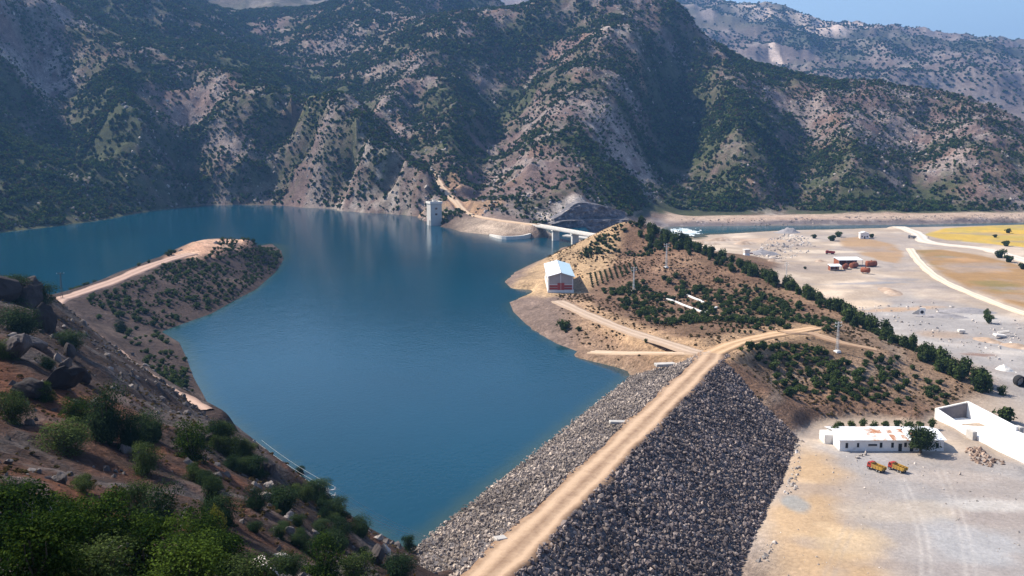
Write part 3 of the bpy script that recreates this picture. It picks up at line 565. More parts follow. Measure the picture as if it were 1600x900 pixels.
MT['white'] = plain_mat('whitewash', (0.78,0.77,0.75), 0.8, 0.06, 0.8, dirt=(0.5,0.46,0.42), dlo=0.58, dhi=0.8)
MT['concrete'] = plain_mat('concrete', (0.50,0.47,0.43), 0.85, 0.12, 0.6, 0.2, dirt=(0.33,0.30,0.27), dlo=0.5, dhi=0.75)
MT['paleconc'] = plain_mat('pale_concrete', (0.72,0.68,0.62), 0.85, 0.08, 0.7, 0.15, dirt=(0.52,0.47,0.40), dlo=0.52, dhi=0.8)
MT['towerconc'] = plain_mat('tower_concrete', (0.55,0.52,0.48), 0.85, 0.08, 0.4, 0.1, dirt=(0.40,0.37,0.34), dlo=0.5, dhi=0.8)
MT['greywall'] = plain_mat('grey_cladding', (0.40,0.37,0.36), 0.7, 0.06, 0.5)
MT['redwall'] = plain_mat('red_panel', (0.36,0.065,0.055), 0.7, 0.12, 0.6)
MT['dark'] = plain_mat('dark_opening', (0.012,0.013,0.016), 0.6, 0.1)
MT['roofwhite'] = plain_mat('white_roof_sheet', (0.76,0.78,0.80), 0.45, 0.05, 0.3, spec=0.4, dirt=(0.55,0.54,0.52), dscale=0.25, dlo=0.56, dhi=0.8)
MT['roofshade'] = plain_mat('shade_blue_roof_sheet', (0.50,0.66,0.74), 0.4, 0.05, 0.3, spec=0.4)  # white sheet's shaded side, painted as a blue tint
MT['rustroof'] = plain_mat('rusty_roof_sheet', (0.40,0.18,0.09), 0.85, 0.25, 0.9, dirt=(0.70,0.66,0.62), dlo=0.44, dhi=0.54)
MT['rust'] = plain_mat('rust', (0.27,0.085,0.04), 0.85, 0.3, 0.9, 0.2, dirt=(0.14,0.05,0.03), dlo=0.48, dhi=0.65)
MT['redpaint'] = plain_mat('red_paint', (0.36,0.045,0.03), 0.55, 0.1, 1.0, dirt=(0.3,0.12,0.08), dlo=0.55, dhi=0.75)
MT['yellowpaint'] = plain_mat('yellow_paint', (0.46,0.28,0.045), 0.65, 0.15, 1.0, dirt=(0.25,0.15,0.08), dlo=0.42, dhi=0.66)
MT['tyre'] = plain_mat('tyre_rubber', (0.02,0.02,0.02), 0.85)
MT['steel'] = plain_mat('grey_steel', (0.30,0.30,0.30), 0.5, 0.1, 2.0, spec=0.5)
MT['glass'] = plain_mat('dark_glass', (0.02,0.025,0.03), 0.08, 0.0, 1.0, spec=0.6)
MT['galv'] = plain_mat('galvanised_steel', (0.62,0.62,0.60), 0.5, 0.06, 2.0, spec=0.5)
MT['wood'] = plain_mat('weathered_pole_wood', (0.10,0.075,0.055), 0.9, 0.2, 2.0)
MT['bark'] = plain_mat('bark', (0.10,0.08,0.06), 0.95, 0.25, 3.0, 0.3)
MT['deadwood'] = plain_mat('bleached_dead_wood', (0.34,0.31,0.28), 0.9, 0.2, 3.0)
MT['foam'] = plain_mat('white_water', (0.74,0.78,0.79), 0.6, 0.12, 0.5, dirt=(0.25,0.36,0.40), dscale=0.12, dlo=0.46, dhi=0.6)
MT['wire'] = plain_mat('aluminium_wire', (0.45,0.46,0.47), 0.45, 0.0, 1.0, spec=0.5)
MT['heap'] = plain_mat('grey_gravel_heap', (0.27,0.255,0.26), 0.95, 0.2, 0.8, 0.5)
MT['sandheap'] = plain_mat('sandy_heap', (0.36,0.265,0.195), 0.95, 0.3, 0.25, 0.6, dirt=(0.52,0.42,0.33), dscale=0.1, dlo=0.5, dhi=0.65)
MT['shadeconc'] = plain_mat('shade_dark_concrete', (0.17,0.15,0.155), 0.9, 0.2, 0.6, 0.2)  # concrete darkened to the tone of a wall in shade
MT['damcore'] = plain_mat('dam_rockfill', (0.10,0.09,0.092), 0.95, 0.25, 0.7, 0.6)
MT['leaf_far'] = leaf_mat('scrub_leaf', (0.028,0.054,0.015), (0.11,0.165,0.032), 0.15)
MT['leaf_far2'] = leaf_mat('pale_scrub_leaf', (0.050,0.066,0.022), (0.135,0.155,0.045), 0.15)
MT['leaf_far3'] = leaf_mat('dry_scrub_leaf', (0.060,0.050,0.030), (0.14,0.105,0.06), 0.15)
MT['leaf_mid'] = leaf_mat('bush_leaf', (0.030,0.050,0.018), (0.095,0.128,0.040), 0.2)
MT['leaf_oak'] = leaf_mat('oak_leaf', (0.016,0.036,0.009), (0.095,0.145,0.024), 0.3)
MT['leaf_dark'] = leaf_mat('dark_juniper_leaf', (0.016,0.034,0.016), (0.055,0.085,0.034), 0.2)
MT['leaf_yel'] = leaf_mat('yellowing_leaf', (0.06,0.075,0.015), (0.22,0.21,0.035), 0.3)
MT['rock_dam'] = rock_mat('dark_riprap', (0.092,0.075,0.078), (0.33,0.27,0.235))
MT['rock_up'] = rock_mat('grey_riprap', (0.155,0.13,0.12), (0.50,0.415,0.34))
MT['rock_hill'] = rock_mat('hill_rock', (0.17,0.145,0.135), (0.45,0.395,0.35), 0.5)
MT['rock_fg'] = rock_mat('near_rock', (0.055,0.048,0.048), (0.26,0.225,0.205), 1.5)
MT['rock_crag'] = rock_mat('dark_crag', (0.030,0.025,0.025), (0.062,0.052,0.05), 3.0)
MT['rock_cut'] = plain_mat('blasted_rock', (0.115,0.11,0.12), 0.95, 0.4, 0.25, 0.8, dirt=(0.34,0.30,0.275), dscale=0.22, dlo=0.5, dhi=0.68)
MT['rock_pale'] = rock_mat('pale_rubble', (0.32,0.28,0.25), (0.68,0.62,0.56), 0.8)
MT['rock_brown'] = rock_mat('brown_rubble', (0.12,0.08,0.065), (0.48,0.35,0.26), 0.8)

# ------------------------------------------------------------------ part builder
class MB:
    def __init__(s): s.v = []; s.f = []
    def add(s, V, F):
        k = len(s.v); s.v += [tuple(map(float, p)) for p in V]; s.f += [tuple(i+k for i in f) for f in F]; return s
    def box(s, x0, x1, y0, y1, z0, z1):
        return s.add([(x0,y0,z0),(x1,y0,z0),(x1,y1,z0),(x0,y1,z0),(x0,y0,z1),(x1,y0,z1),(x1,y1,z1),(x0,y1,z1)], [(0,3,2,1),(4,5,6,7),(0,1,5,4),(1,2,6,5),(2,3,7,6),(3,0,4,7)])
    def hexa(s, P):   # eight corners: bottom four, top four
        return s.add(P, [(0,3,2,1),(4,5,6,7),(0,1,5,4),(1,2,6,5),(2,3,7,6),(3,0,4,7)])
    def prism(s, prof, a, b, axis='y'):
        n = len(prof); P = []
        for t in (a, b):
            for u, w in prof: P.append((u, t, w) if axis == 'y' else ((t, u, w) if axis == 'x' else (u, w, t)))
        return s.add(P, [tuple(range(n)), tuple(range(2*n-1, n-1, -1))] + [(i, (i+n), (i+1) % n + n, (i+1) % n) for i in range(n)])
    def tube(s, path, rad, n=8, cap=True):
        path = [Vector(p) for p in path]; rad = rad if hasattr(rad, '__len__') else [rad]*len(path); k0 = len(s.v); prev = None
        for i, p in enumerate(path):
            t = (path[min(i+1, len(path)-1)]-path[max(i-1, 0)]).normalized()
            u = t.cross(Vector((0, 0, 1)) if abs(t.z) < 0.95 else Vector((1, 0, 0))).normalized()
            if prev is not None and u.dot(prev) < 0: u = -u
            prev = u; w = t.cross(u)
            for k in range(n):
                a = 2*math.pi*k/n; s.v.append(tuple(p + (u*math.cos(a)+w*math.sin(a))*rad[i]))
        for i in range(len(path)-1):
            for k in range(n):
                a = k0+i*n+k; b = k0+i*n+(k+1) % n; s.f.append((a, b, b+n, a+n))
        if cap: s.f.append(tuple(k0+k for k in range(n))[::-1]); s.f.append(tuple(k0+(len(path)-1)*n+k for k in range(n)))
        return s
    def mesh(s, name, mat, smooth=False):
        me = bpy.data.meshes.new(name); me.from_pydata(s.v, [], s.f); me.update()
        bm = bmesh.new(); bm.from_mesh(me); bmesh.ops.recalc_face_normals(bm, faces=bm.faces); bm.to_mesh(me); bm.free()
        if smooth: me.polygons.foreach_set('use_smooth', [True]*len(me.polygons))
        me.materials.append(MT[mat] if isinstance(mat, str) else mat); return me
    def build(s, name, mat, parent=None, smooth=False, loc=None, rz=None):
        o = bpy.data.objects.new(name, s.mesh(name, mat, smooth)); COL.objects.link(o); o.parent = parent
        if loc is not None: o.location = loc
        if rz is not None: o.rotation_euler = (0, 0, rz)
        return o
def empty(name, loc, rz=0, label=None, cat=None, group=None):
    o = bpy.data.objects.new(name, None); COL.objects.link(o); o.location = [float(v) for v in loc]; o.rotation_euler = (0, 0, rz); o.empty_display_size = 0.5
    return tag(o, label, cat, group)
def link_mesh(name, me, parent=None, loc=(0,0,0), rot=(0,0,0), scl=(1,1,1)):
    o = bpy.data.objects.new(name, me); COL.objects.link(o); o.parent = parent; o.location = [float(v) for v in loc]; o.rotation_euler = [float(v) for v in rot]; o.scale = [float(v) for v in scl]; return o

# ------------------------------------------------------------------ stones and leaves
def stone_mesh(seed, mat, flat=0.75):
    r = np.random.default_rng(seed); p = r.normal(size=(15, 3)); p /= np.linalg.norm(p, axis=1)[:, None]; p *= r.uniform(0.38, 0.56, (15, 1)); p *= np.array([1.0, r.uniform(0.7, 1.0), flat*r.uniform(0.8, 1.1)])
    bm = bmesh.new()
    for q in p: bm.verts.new(q)
    g = bmesh.ops.convex_hull(bm, input=bm.verts); bmesh.ops.delete(bm, geom=[v for v in g['geom_interior'] if isinstance(v, bmesh.types.BMVert)], context='VERTS')
    me = bpy.data.meshes.new('stone'); bm.to_mesh(me); bm.free(); me.materials.append(MT[mat]); return me
def boulder_mesh(seed, mat, flat=0.8):
    bm = bmesh.new(); bmesh.ops.create_icosphere(bm, subdivisions=4, radius=0.5); r = np.random.default_rng(seed); co = np.array([v.co for v in bm.verts])
    for k in range(20):                                        # knock faces off, then roughen
        n = r.normal(size=3); n /= np.linalg.norm(n); d = r.uniform(0.20, 0.42); e = co @ n - d; co -= np.where(e > 0, e*0.93, 0)[:, None]*n
    for wl, am in ((0.5, 0.10), (0.2, 0.06), (0.08, 0.03)):
        q = fbm(co[:, 0]+co[:, 2]*0.7+seed, co[:, 1]-co[:, 2]*0.6, wl, 2, seed % 50); co *= (1+am*q*2)[:, None]
    co *= np.array([1.1, 0.9, flat])
    for v, c in zip(bm.verts, co): v.co = c
    me = bpy.data.meshes.new('boulder'); bm.to_mesh(me); bm.free(); me.materials.append(MT[mat]); return me
def crown_mesh(name, seed, mat, n, leaf, rx, rz_, lobes=7, base=0.1, core=True, spread=0.55, low=False):
    """a crown of n separate leaves (or leaf sprays) gathered in uneven clumps, about 2*rx wide and rz_ high"""
    r = np.random.default_rng(seed)
    lc = r.normal(size=(lobes, 3)); lc /= np.linalg.norm(lc, axis=1)[:, None]; lc *= r.uniform(0.25, 0.9, (lobes, 1)); lc[:, 2] = np.abs(lc[:, 2])*1.15-0.12
    if low: lc[:, 2] = r.uniform(-0.75, 0.8, lobes)
    lr = r.uniform(0.32, 0.58, lobes); k = r.integers(0, lobes, n)
    d = r.normal(size=(n, 3)); d /= np.linalg.norm(d, axis=1)[:, None]; d[:, 2] = np.where(d[:, 2] < -0.3, -d[:, 2]*0.6, d[:, 2])
    p = lc[k]*spread + d*(lr[k]*r.uniform(0.55, 1.12, n))[:, None]
    p = p*np.array([rx, rx, rz_*0.62]) + np.array([0, 0, rz_*0.42]); p[:, 2] = np.maximum(p[:, 2], base*rz_*r.uniform(0.3, 1.0, n))
    nn = d + r.normal(size=(n, 3))*0.7 + np.array([0, 0, 0.35]); nn /= np.linalg.norm(nn, axis=1)[:, None]
    a = np.cross(nn, r.normal(size=(n, 3))); a /= np.linalg.norm(a, axis=1)[:, None]; b = np.cross(nn, a)
    L = leaf*r.uniform(0.6, 1.35, (n, 1)); Wd = L*r.uniform(0.45, 0.75, (n, 1))
    V = np.stack([p-a*L*0.5, p+b*Wd*0.5+nn*L*0.1, p+a*L*0.5, p-b*Wd*0.5+nn*L*0.1], 1).reshape(-1, 3); F = np.arange(4*n).reshape(n, 4)
    tone = np.clip(0.35 + 0.28*r.normal(size=lobes)[k] + 0.3*r.normal(size=n), 0, 1).repeat(4)
    if core:
        us, vs = np.meshgrid(np.linspace(0, 2*np.pi, 9)[:-1], np.linspace(0.15, np.pi-0.5, 4), indexing='ij')
        c = np.stack([np.cos(us)*np.sin(vs)*rx*0.5, np.sin(us)*np.sin(vs)*rx*0.5, (np.cos(vs)*0.36+0.36)*rz_], -1).reshape(-1, 3)*r.uniform(0.8, 1.1, (32, 1))
        q = []
        for i in range(8):
            for j in range(3): q.append([i*4+j, i*4+j+1, ((i+1) % 8)*4+j+1, ((i+1) % 8)*4+j])
        F = np.vstack([F, np.array(q)+len(V)]); V = np.vstack([V, c]); tone = np.r_[tone, np.full(32, 0.05)]
    o = mesh_np(name, V, F, MT[mat], smooth=False); me = o.data
    t = me.attributes.new('tone', 'FLOAT', 'POINT'); t.data.foreach_set('value', tone.astype(np.float32)); bpy.data.objects.remove(o); return me
def stems_mesh(name, seed, n, rx, h, rad, mat='bark'):
    r = random.Random(seed); b = MB()
    for k in range(n):
        a = r.uniform(0, 6.28); e = r.uniform(0.25, 0.7)*rx; x, y = math.cos(a)*e, math.sin(a)*e
        b.tube([(x*0.1, y*0.1, -0.15), (x*0.35+r.uniform(-.05,.05)*rx, y*0.35, h*0.35), (x*0.8, y*0.8+r.uniform(-.05,.05)*rx, h*0.7), (x, y, h*0.95)], [rad, rad*0.8, rad*0.5, rad*0.2], 5)
    return b.mesh(name, mat)

# scattering for what cannot be counted
def scatter(name, P, rot, scl, meshes, label, parent=None):
    """one object: points carrying turn, size and pick, with the shapes set on them"""
    me = bpy.data.meshes.new(name); me.vertices.add(len(P)); me.vertices.foreach_set('co', np.asarray(P, np.float32).ravel())
    a = me.attributes.new('turn', 'FLOAT_VECTOR', 'POINT'); a.data.foreach_set('vector', np.asarray(rot, np.float32).ravel())
    a = me.attributes.new('size', 'FLOAT_VECTOR', 'POINT'); a.data.foreach_set('vector', np.asarray(scl, np.float32).ravel())
    a = me.attributes.new('pick', 'INT', 'POINT'); a.data.foreach_set('value', rng.integers(0, len(meshes), len(P)).astype(np.int32))
    o = bpy.data.objects.new(name, me); COL.objects.link(o); o.parent = parent
    lib = bpy.data.collections.new(name+'_shapes')
    for i, m in enumerate(meshes): lib.objects.link(bpy.data.objects.new('%s_shape_%02d' % (name, i), m))
    g = bpy.data.node_groups.new(name+'_scatter', 'GeometryNodeTree'); g.interface.new_socket('Geometry', in_out='INPUT', socket_type='NodeSocketGeometry'); g.interface.new_socket('Geometry', in_out='OUTPUT', socket_type='NodeSocketGeometry')
    gi = g.nodes.new('NodeGroupInput'); go = g.nodes.new('NodeGroupOutput'); ip = g.nodes.new('GeometryNodeInstanceOnPoints'); ci = g.nodes.new('GeometryNodeCollectionInfo')
    ci.inputs['Collection'].default_value = lib; ci.inputs['Separate Children'].default_value = True; ci.inputs['Reset Children'].default_value = True
    def na(nm, ty):
        q = g.nodes.new('GeometryNodeInputNamedAttribute'); q.data_type = ty; q.inputs['Name'].default_value = nm; return q.outputs[0]
    e2r = g.nodes.new('FunctionNodeEulerToRotation'); g.links.new(na('turn', 'FLOAT_VECTOR'), e2r.inputs[0])
    ip.inputs['Pick Instance'].default_value = True
    g.links.new(gi.outputs[0], ip.inputs['Points']); g.links.new(ci.outputs[0], ip.inputs['Instance']); g.links.new(na('pick', 'INT'), ip.inputs['Instance Index']); g.links.new(e2r.outputs[0], ip.inputs['Rotation']); g.links.new(na('size', 'FLOAT_VECTOR'), ip.inputs['Scale'])
    g.links.new(ip.outputs[0], go.inputs[0]); md = o.modifiers.new('scatter', 'NODES'); md.node_group = g
    return tag(o, label, kind='stuff')
def turns(n, tilt=0.1): return np.c_[rng.normal(0, tilt, n), rng.normal(0, tilt, n), rng.uniform(0, 6.283, n)]

# ------------------------------------------------------------------ roads
M_ROAD = {'crest_road': road_mat('crest_dirt', (0.22,0.14,0.09), (0.50,0.355,0.24)), 'hill_road': road_mat('orange_dirt', (0.36,0.225,0.125), (0.58,0.40,0.245)), 'slope_track': road_mat('brown_track', (0.33,0.21,0.135), (0.45,0.31,0.2)),
 'gatehouse_road': road_mat('grey_dirt', (0.33,0.245,0.18), (0.48,0.37,0.28)), 'shore_track': road_mat('pale_dirt', (0.40,0.29,0.20), (0.58,0.45,0.33)), 'bank_track': road_mat('bank_dirt', (0.29,0.195,0.155), (0.45,0.315,0.25)),
 'valley_road': road_mat('white_gravel', (0.50,0.43,0.35), (0.68,0.61,0.53)), 'field_road': road_mat('white_gravel_b', (0.50,0.41,0.31), (0.68,0.59,0.47)), 'intake_track': road_mat('tan_track', (0.42,0.29,0.19), (0.55,0.42,0.3))}
for nm, (pp, wd, kd, lb) in ROADS.items():
    L = ROADL[nm]; T = np.gradient(L[:, :2], axis=0); T /= np.linalg.norm(T, axis=1)[:, None]; Nn = np.c_[T[:, 1], -T[:, 0]]
    us = np.array([-0.58,-0.5,-0.38,-0.27,-0.16,0,0.16,0.27,0.38,0.5,0.58]); dz = np.array([-0.7,-0.02,0.05,-0.06,0.04,0.10,0.04,-0.06,0.05,-0.02,-0.7]); rt = np.array([-0.1,0.0,0.3,0.8,0.55,0.15,0.45,0.85,0.3,0.0,-0.1])
    Vv = []; Rt = []
    for i in range(len(L)):
        w = wd*(1+0.10*math.sin(i*0.7)+0.06*math.sin(i*1.9+1))
        for u, z_, q in zip(us, dz, rt): jt = random.uniform(-0.045, 0.045) if abs(u) > 0.4 else random.uniform(-0.012, 0.012); Vv.append((L[i, 0]+Nn[i, 0]*(u+jt)*w, L[i, 1]+Nn[i, 1]*(u+jt)*w, L[i, 2]+z_+0.06)); Rt.append(q)
    nu = len(us); Ff = [(i*nu+k, i*nu+k+1, (i+1)*nu+k+1, (i+1)*nu+k) for i in range(len(L)-1) for k in range(nu-1)]
    o = mesh_np(nm, Vv, Ff, M_ROAD[nm]); a = o.data.attributes.new('rut', 'FLOAT', 'POINT'); a.data.foreach_set('value', np.array(Rt, np.float32)); tag(o, lb, kind='structure')

# ------------------------------------------------------------------ the dam
dam = empty('embankment_dam', AX0*np.array([1,1,0]), 0, 'long rockfill dam of dark stones holding back the blue reservoir', 'dam')
DL0, DL1 = -34.0, AXL+14
US, DSL = 2.45, 1.5                                                      # run per metre of fall, water side and valley side
def dam_pt(s, q, z): return AX0 + AXD*s + AXN*q + np.array([0, 0, z-CREST])
def dam_z(q): return np.where(q < -4.2, CREST-(-4.2-q)/US, np.where(q > 4.2, CREST-(q-4.2)/DSL, CREST))
ss = np.arange(DL0, DL1, 2.0); qs = np.concatenate([np.arange(-5-US*22, -4.3, 1.6), [-4.2, -2.5, 0, 2.5, 4.2], np.arange(5.4, 5+DSL*19, 1.2)])
Sg, Qg = np.meshgrid(ss, qs, indexing='ij'); Zg = dam_z(Qg) - 0.25 + 0.25*fbm(Sg, Qg, 5, 3, 200)*(np.abs(Qg) > 4.6) - 0.05
Pd = AX0[None, None] + AXD*Sg[..., None] + AXN*Qg[..., None]; Pd[..., 2] = Zg
ny = len(qs); k, l = np.meshgrid(np.arange(len(ss)-1), np.arange(ny-1), indexing='ij')
o = mesh_np('embankment', Pd.reshape(-1, 3)-np.array([AX0[0], AX0[1], 0]), np.stack([k*ny+l, k*ny+l+1, (k+1)*ny+l+1, (k+1)*ny+l], -1).reshape(-1, 4), MT['damcore'], dam)
def face_stones(side, n, smin, smax, zlo):
    s = rng.uniform(DL0, DL1, n); 
    q = rng.uniform(3.7, 4.2+DSL*(CREST-zlo), n) if side > 0 else -rng.uniform(3.7, 4.2+US*(CREST-zlo), n)
    z = dam_z(q); P = AX0[None] + AXD*s[:, None] + AXN*q[:, None]; P[:, 2] = z
    g = ground(P[:, 0], P[:, 1]); px = pix(P); sz = smin + (smax-smin)*rng.random(n)**2.8
    keep = (z > g-0.15) & (px[:, 0] > -60) & (px[:, 0] < 1660) & (px[:, 1] < 960); P[:, 2] += rng.uniform(-0.25, 0.12, n)*sz
    return P[keep], sz[keep]
SM_D = [stone_mesh(300+i, 'rock_dam') for i in range(9)]; SM_U = [stone_mesh(330+i, 'rock_up') for i in range(9)]
loc0 = np.array([AX0[0], AX0[1], 0])
Pds, sds = face_stones(1, 22000, 0.42, 1.75, YARD-0.6); Pup, sup = face_stones(-1, 20000, 0.36, 1.25, -1.6)
def stones_out(P, sz, meshes, nm, lb, nbig):
    big = np.argsort(-(sz/pix(P)[:, 2]))[:nbig]; m = np.ones(len(P), bool); m[big] = False
    rt = rng.uniform(0, 6.28, (len(P), 3)); sc = sz[:, None]*rng.uniform(0.75, 1.2, (len(P), 3))
    for i in big: link_mesh('stone', meshes[i % len(meshes)], dam, P[i]-loc0, rt[i], sc[i])
    scatter(nm, P[m]-loc0, rt[m], sc[m], meshes, lb, dam)
stones_out(Pds, sds, SM_D, 'valley_side_riprap', 'dark purple grey rockfill on the valley side', 200)
stones_out(Pup, sup, SM_U, 'water_side_riprap', 'lighter grey riprap on the water side', 100)

# ------------------------------------------------------------------ gate house on the right bank
def gate_house():
    x0, x1, y0, y1, zb = 16.9, 28.6, 471.0, 516.0, 4.2; cx = (x0+x1)/2; w = (x1-x0)/2; L = y1-y0; H = 7.6; PK = 9.3
    t = empty('gate_house', (cx, y0, zb), 0, 'long hangar with white and shade-tinted roof and red banded gable by the water', 'building')
    MB().prism([(-w,1.2),(w,1.2),(w,H),(0,PK),(-w,H)], 0.15, L-0.15).build('walls', 'greywall', t)
    MB().box(-w-0.25, w+0.25, -0.1, L+0.1, -1.5, 1.22).build('plinth', 'white', t)
    b = MB()
    for za, zb_ in ((1.5,2.35),(2.65,3.6)): b.box(-w+0.15, w-0.15, -0.02, 0.14, za, zb_)
    b.build('red_band', 'redwall', t)
    MB().box(-w+0.1, w-0.1, 0.02, 0.13, 3.62, 3.85).build('sill_course', 'white', t)
    MB().box(-w-0.06, -w+0.02, 0.3, L-0.3, 1.23, H-0.2).build('side_cladding', 'white', t)
    for k in range(3): MB().box(-w*0.98+k*w*0.94, -w*0.98+k*w*0.94+0.32, -0.06, 0.14, 1.23, H-0.15 if k != 1 else PK-0.5).build('post', 'white', t)
    for k in range(9):
        ya = -0.7+k*(L+1.4)/9; yb = ya+(L+1.4)/9-0.06
        for sgn, mt in ((-1,'roofwhite'),(1,'roofshade')):  # right slope gets the blue tint, its shade put into the colour
            MB().hexa([(0,ya,PK+0.02),(sgn*(w+0.7),ya,H-0.18),(sgn*(w+0.7),yb,H-0.18),(0,yb,PK+0.02),(0,ya,PK+0.22),(sgn*(w+0.7),ya,H+0.02),(sgn*(w+0.7),yb,H+0.02),(0,yb,PK+0.22)]).build('roof_sheet', mt, t)
    MB().prism([(-0.4,PK+0.14),(0.4,PK+0.14),(0,PK+0.42)], -0.75, L+0.75).build('ridge_cap', 'roofwhite', t)
    for k in range(7):
        wn = MB().box(-w-0.10, -w-0.03, 3+k*6, 5.6+k*6, 3.4, 5.2).build('window', 'glass', t); MB().box(-w-0.14, -w-0.1, 2.85+k*6, 5.75+k*6, 3.2, 3.42).build('sill', 'paleconc', wn)
    d = MB().box(-1.6, 1.6, -0.09, -0.025, 1.25, 4.6).build('door', 'redwall', t); MB().box(-0.06, 0.06, -0.12, -0.092, 1.3, 4.55).build('door_seam', 'white', d)
gate_house()

# ------------------------------------------------------------------ intake tower
def intake_tower():
    p = at_z(678, 352.5, 0); t = empty('intake_tower', (p[0], p[1]+5, 0), R(24), 'square grey concrete intake tower standing in the water at the far shore', 'tower')
    h, s = 18.0, 4.9
    b = MB().box(-s+0.01, s, -s, s, 4.2, h)                                # shaft above the gate slot
    b.box(-s+0.01, -s+9.79, -s+3.2, s, -6, 4.2); b.box(-s+0.01, -s+9.79, -s, -s+1.0, -6, 4.2); b.box(1.0, s, -s+1.0, -s+3.2, -6, 4.2); b.build('shaft', 'towerconc', t)
    MB().box(-s-0.55, s+0.55, -s-0.55, s+0.55, h+0.02, h+1.0).build('roof_slab', 'paleconc', t)
    b = MB()
    for a in (-s-0.5, s+0.26): b.box(a, a+0.24, -s-0.5, s+0.5, h+1.0, h+1.9); b.box(-s-0.25, s+0.25, a, a+0.24, h+1.0, h+1.85)
    b.build('parapet', 'paleconc', t)
    MB().box(-3.2, 0.95, -s+1.05, -s+3.15, -5, 4.1).build('gate_slot', 'dark', t)
    for z in (8.5, 13.2):
        w = MB().box(-1.0, 1.0, -s-0.06, -s-0.01, z, z+1.6).build('window', 'glass', t); MB().box(-1.2, 1.2, -s-0.12, -s-0.062, z-0.25, z).build('sill', 'paleconc', w)
    MB().box(-1.3, 1.3, -1.2, 1.5, h+1.01, h+3.0).build('hoist_housing', 'towerconc', t)
intake_tower()

# ------------------------------------------------------------------ bridge over the spillway
def bridge():
    a = at_z(838, 350.5, 9.2); b = at_z(940, 368.5, 9.2); L = float(np.hypot(*(b-a)[:2])); rz = math.atan2(b[1]-a[1], b[0]-a[0])
    t = empty('spillway_bridge', (a[0], a[1], 0), rz, 'slim white concrete bridge on two piers over the spillway', 'bridge')
    MB().box(-4, L+6, -3.2, 3.2, 7.7, 8.8).build('deck', 'concrete', t)
    for y in (-3.35, 3.11): MB().box(-4, L+6, y, y+0.24, 8.2, 9.4).build('parapet', 'paleconc', t)
    for k, f in enumerate((0.32, 0.62)):
        q = MB().box(L*f-0.9, L*f+0.9, -2.6, 2.6, -7, 6.9).build('pier', 'paleconc', t); MB().box(L*f-1.4, L*f+1.4, -3.2, 3.2, 6.9, 7.6).build('pier_cap', 'paleconc', q)
    for x in (-6, L+4): MB().box(x, x+2.5, -3.6, 3.6, -2, 7.6).build('abutment', 'concrete', t)
bridge()
def rock_cut():
    """blasted rock wall in two lifts behind the bridge"""
    lifts = [([(862,366,818),(880,366,824),(905,366,832),(940,364,845),(985,360,860)], [(862,350,820),(880,345,827),(905,344,836),(940,343,849),(985,343,864)]),
             ([(862,350,824),(880,345,834),(905,343,843),(940,342,857),(985,342,871)], [(866,342,828),(885,330,838),(905,317,848),(940,321,862),(978,331,876)])]
    t = empty('rock_cut', at_d(905,366,832)*np.array([1,1,0]), 0, 'dark blasted rock wall in two lifts behind the bridge', 'cliff'); o0 = np.array(t.location)
    for lo, hi in lifts:
        A = smooth_line(poly_d(lo), 1.6); B = smooth_line(poly_d(hi), 1.6); n = 44; A = A[np.linspace(0, len(A)-1, n).astype(int)]; B = B[np.linspace(0, len(B)-1, n).astype(int)]; V = []; m = 14
        A[:, 2] -= 3.0
        for i in range(n):
            for j in range(m+2):
                f = min(j/m, 1.0); p = A[i]*(1-f)+B[i]*f; nz = float(fbm(np.array([p[0]*1.0]), np.array([p[2]*1.7+p[1]*0.3]), 5.0, 3, 251)[0])
                p = p + np.array([0.4, -0.9, 0])*nz*3.6
                if j == m+1: p = p + np.array([-3.0, 12.0, 0.3])
                V.append(p-o0)
        q = [(i*(m+2)+j, (i+1)*(m+2)+j, (i+1)*(m+2)+j+1, i*(m+2)+j+1) for i in range(n-1) for j in range(m+1)]
        mesh_np('rock_face', V, q, MT['rock_cut'], t, smooth=False)
rock_cut()
def wall_strip(name, P, zb, zt, th, mat, label, cat):
    """a wall along a line of ground points, its top following zt"""
    P = smooth_line(np.asarray(P, float), 3); n = len(P); T = np.gradient(P[:, :2], axis=0); T /= np.linalg.norm(T, axis=1)[:, None]; Nn = np.c_[T[:, 1], -T[:, 0]]
    tt = np.interp(np.linspace(0, 1, n), np.linspace(0, 1, len(zt)), zt); V = []
    for i in range(n):
        for sg in (-1, 1):
            for z in (zb, tt[i]): V.append((P[i, 0]+sg*Nn[i, 0]*th/2, P[i, 1]+sg*Nn[i, 1]*th/2, z))
    F = []
    for i in range(n-1):
        a = i*4; b = a+4; F += [(a, b, b+1, a+1), (a+2, a+3, b+3, b+2), (a+1, b+1, b+3, a+3), (a, a+2, b+2, b)]
    F += [(0, 1, 3, 2), (4*n-4, 4*n-2, 4*n-1, 4*n-3)]
    o = mesh_np(name, V, F, MT[mat], smooth=False); return tag(o, label, cat)
wall_strip('retaining_wall', poly_z([(766,368.5),(785,373.5),(812,373.5),(830,371),(842,366)], 0), -4, [1.2,2.0,2.4,3.5,6.0], 1.6, 'paleconc', 'curved pale concrete wall at the waterline left of the bridge', 'wall')
o = MB(); a = at_z(862, 372, 0); b = at_z(903, 377, 0); d = (b-a)/np.linalg.norm(b-a); nn_ = np.array([-d[1], d[0], 0]); 
if nn_[1] < 0: nn_ = -nn_
c0 = a + nn_*16 - d*6; c1 = b + nn_*16 + d*8
o.hexa([tuple(c0-[0,0,6]), tuple(c1-[0,0,6]), tuple(c1+nn_*9-[0,0,6]), tuple(c0+nn_*9-[0,0,6]), tuple(c0+[0,0,0.5]), tuple(c1+[0,0,0.5]), tuple(c1+nn_*5+[0,0,0.9]), tuple(c0+nn_*5+[0,0,0.9])])
tag(o.build('spillway_sill', 'concrete'), 'low concrete sill of the spillway under the bridge', 'weir')

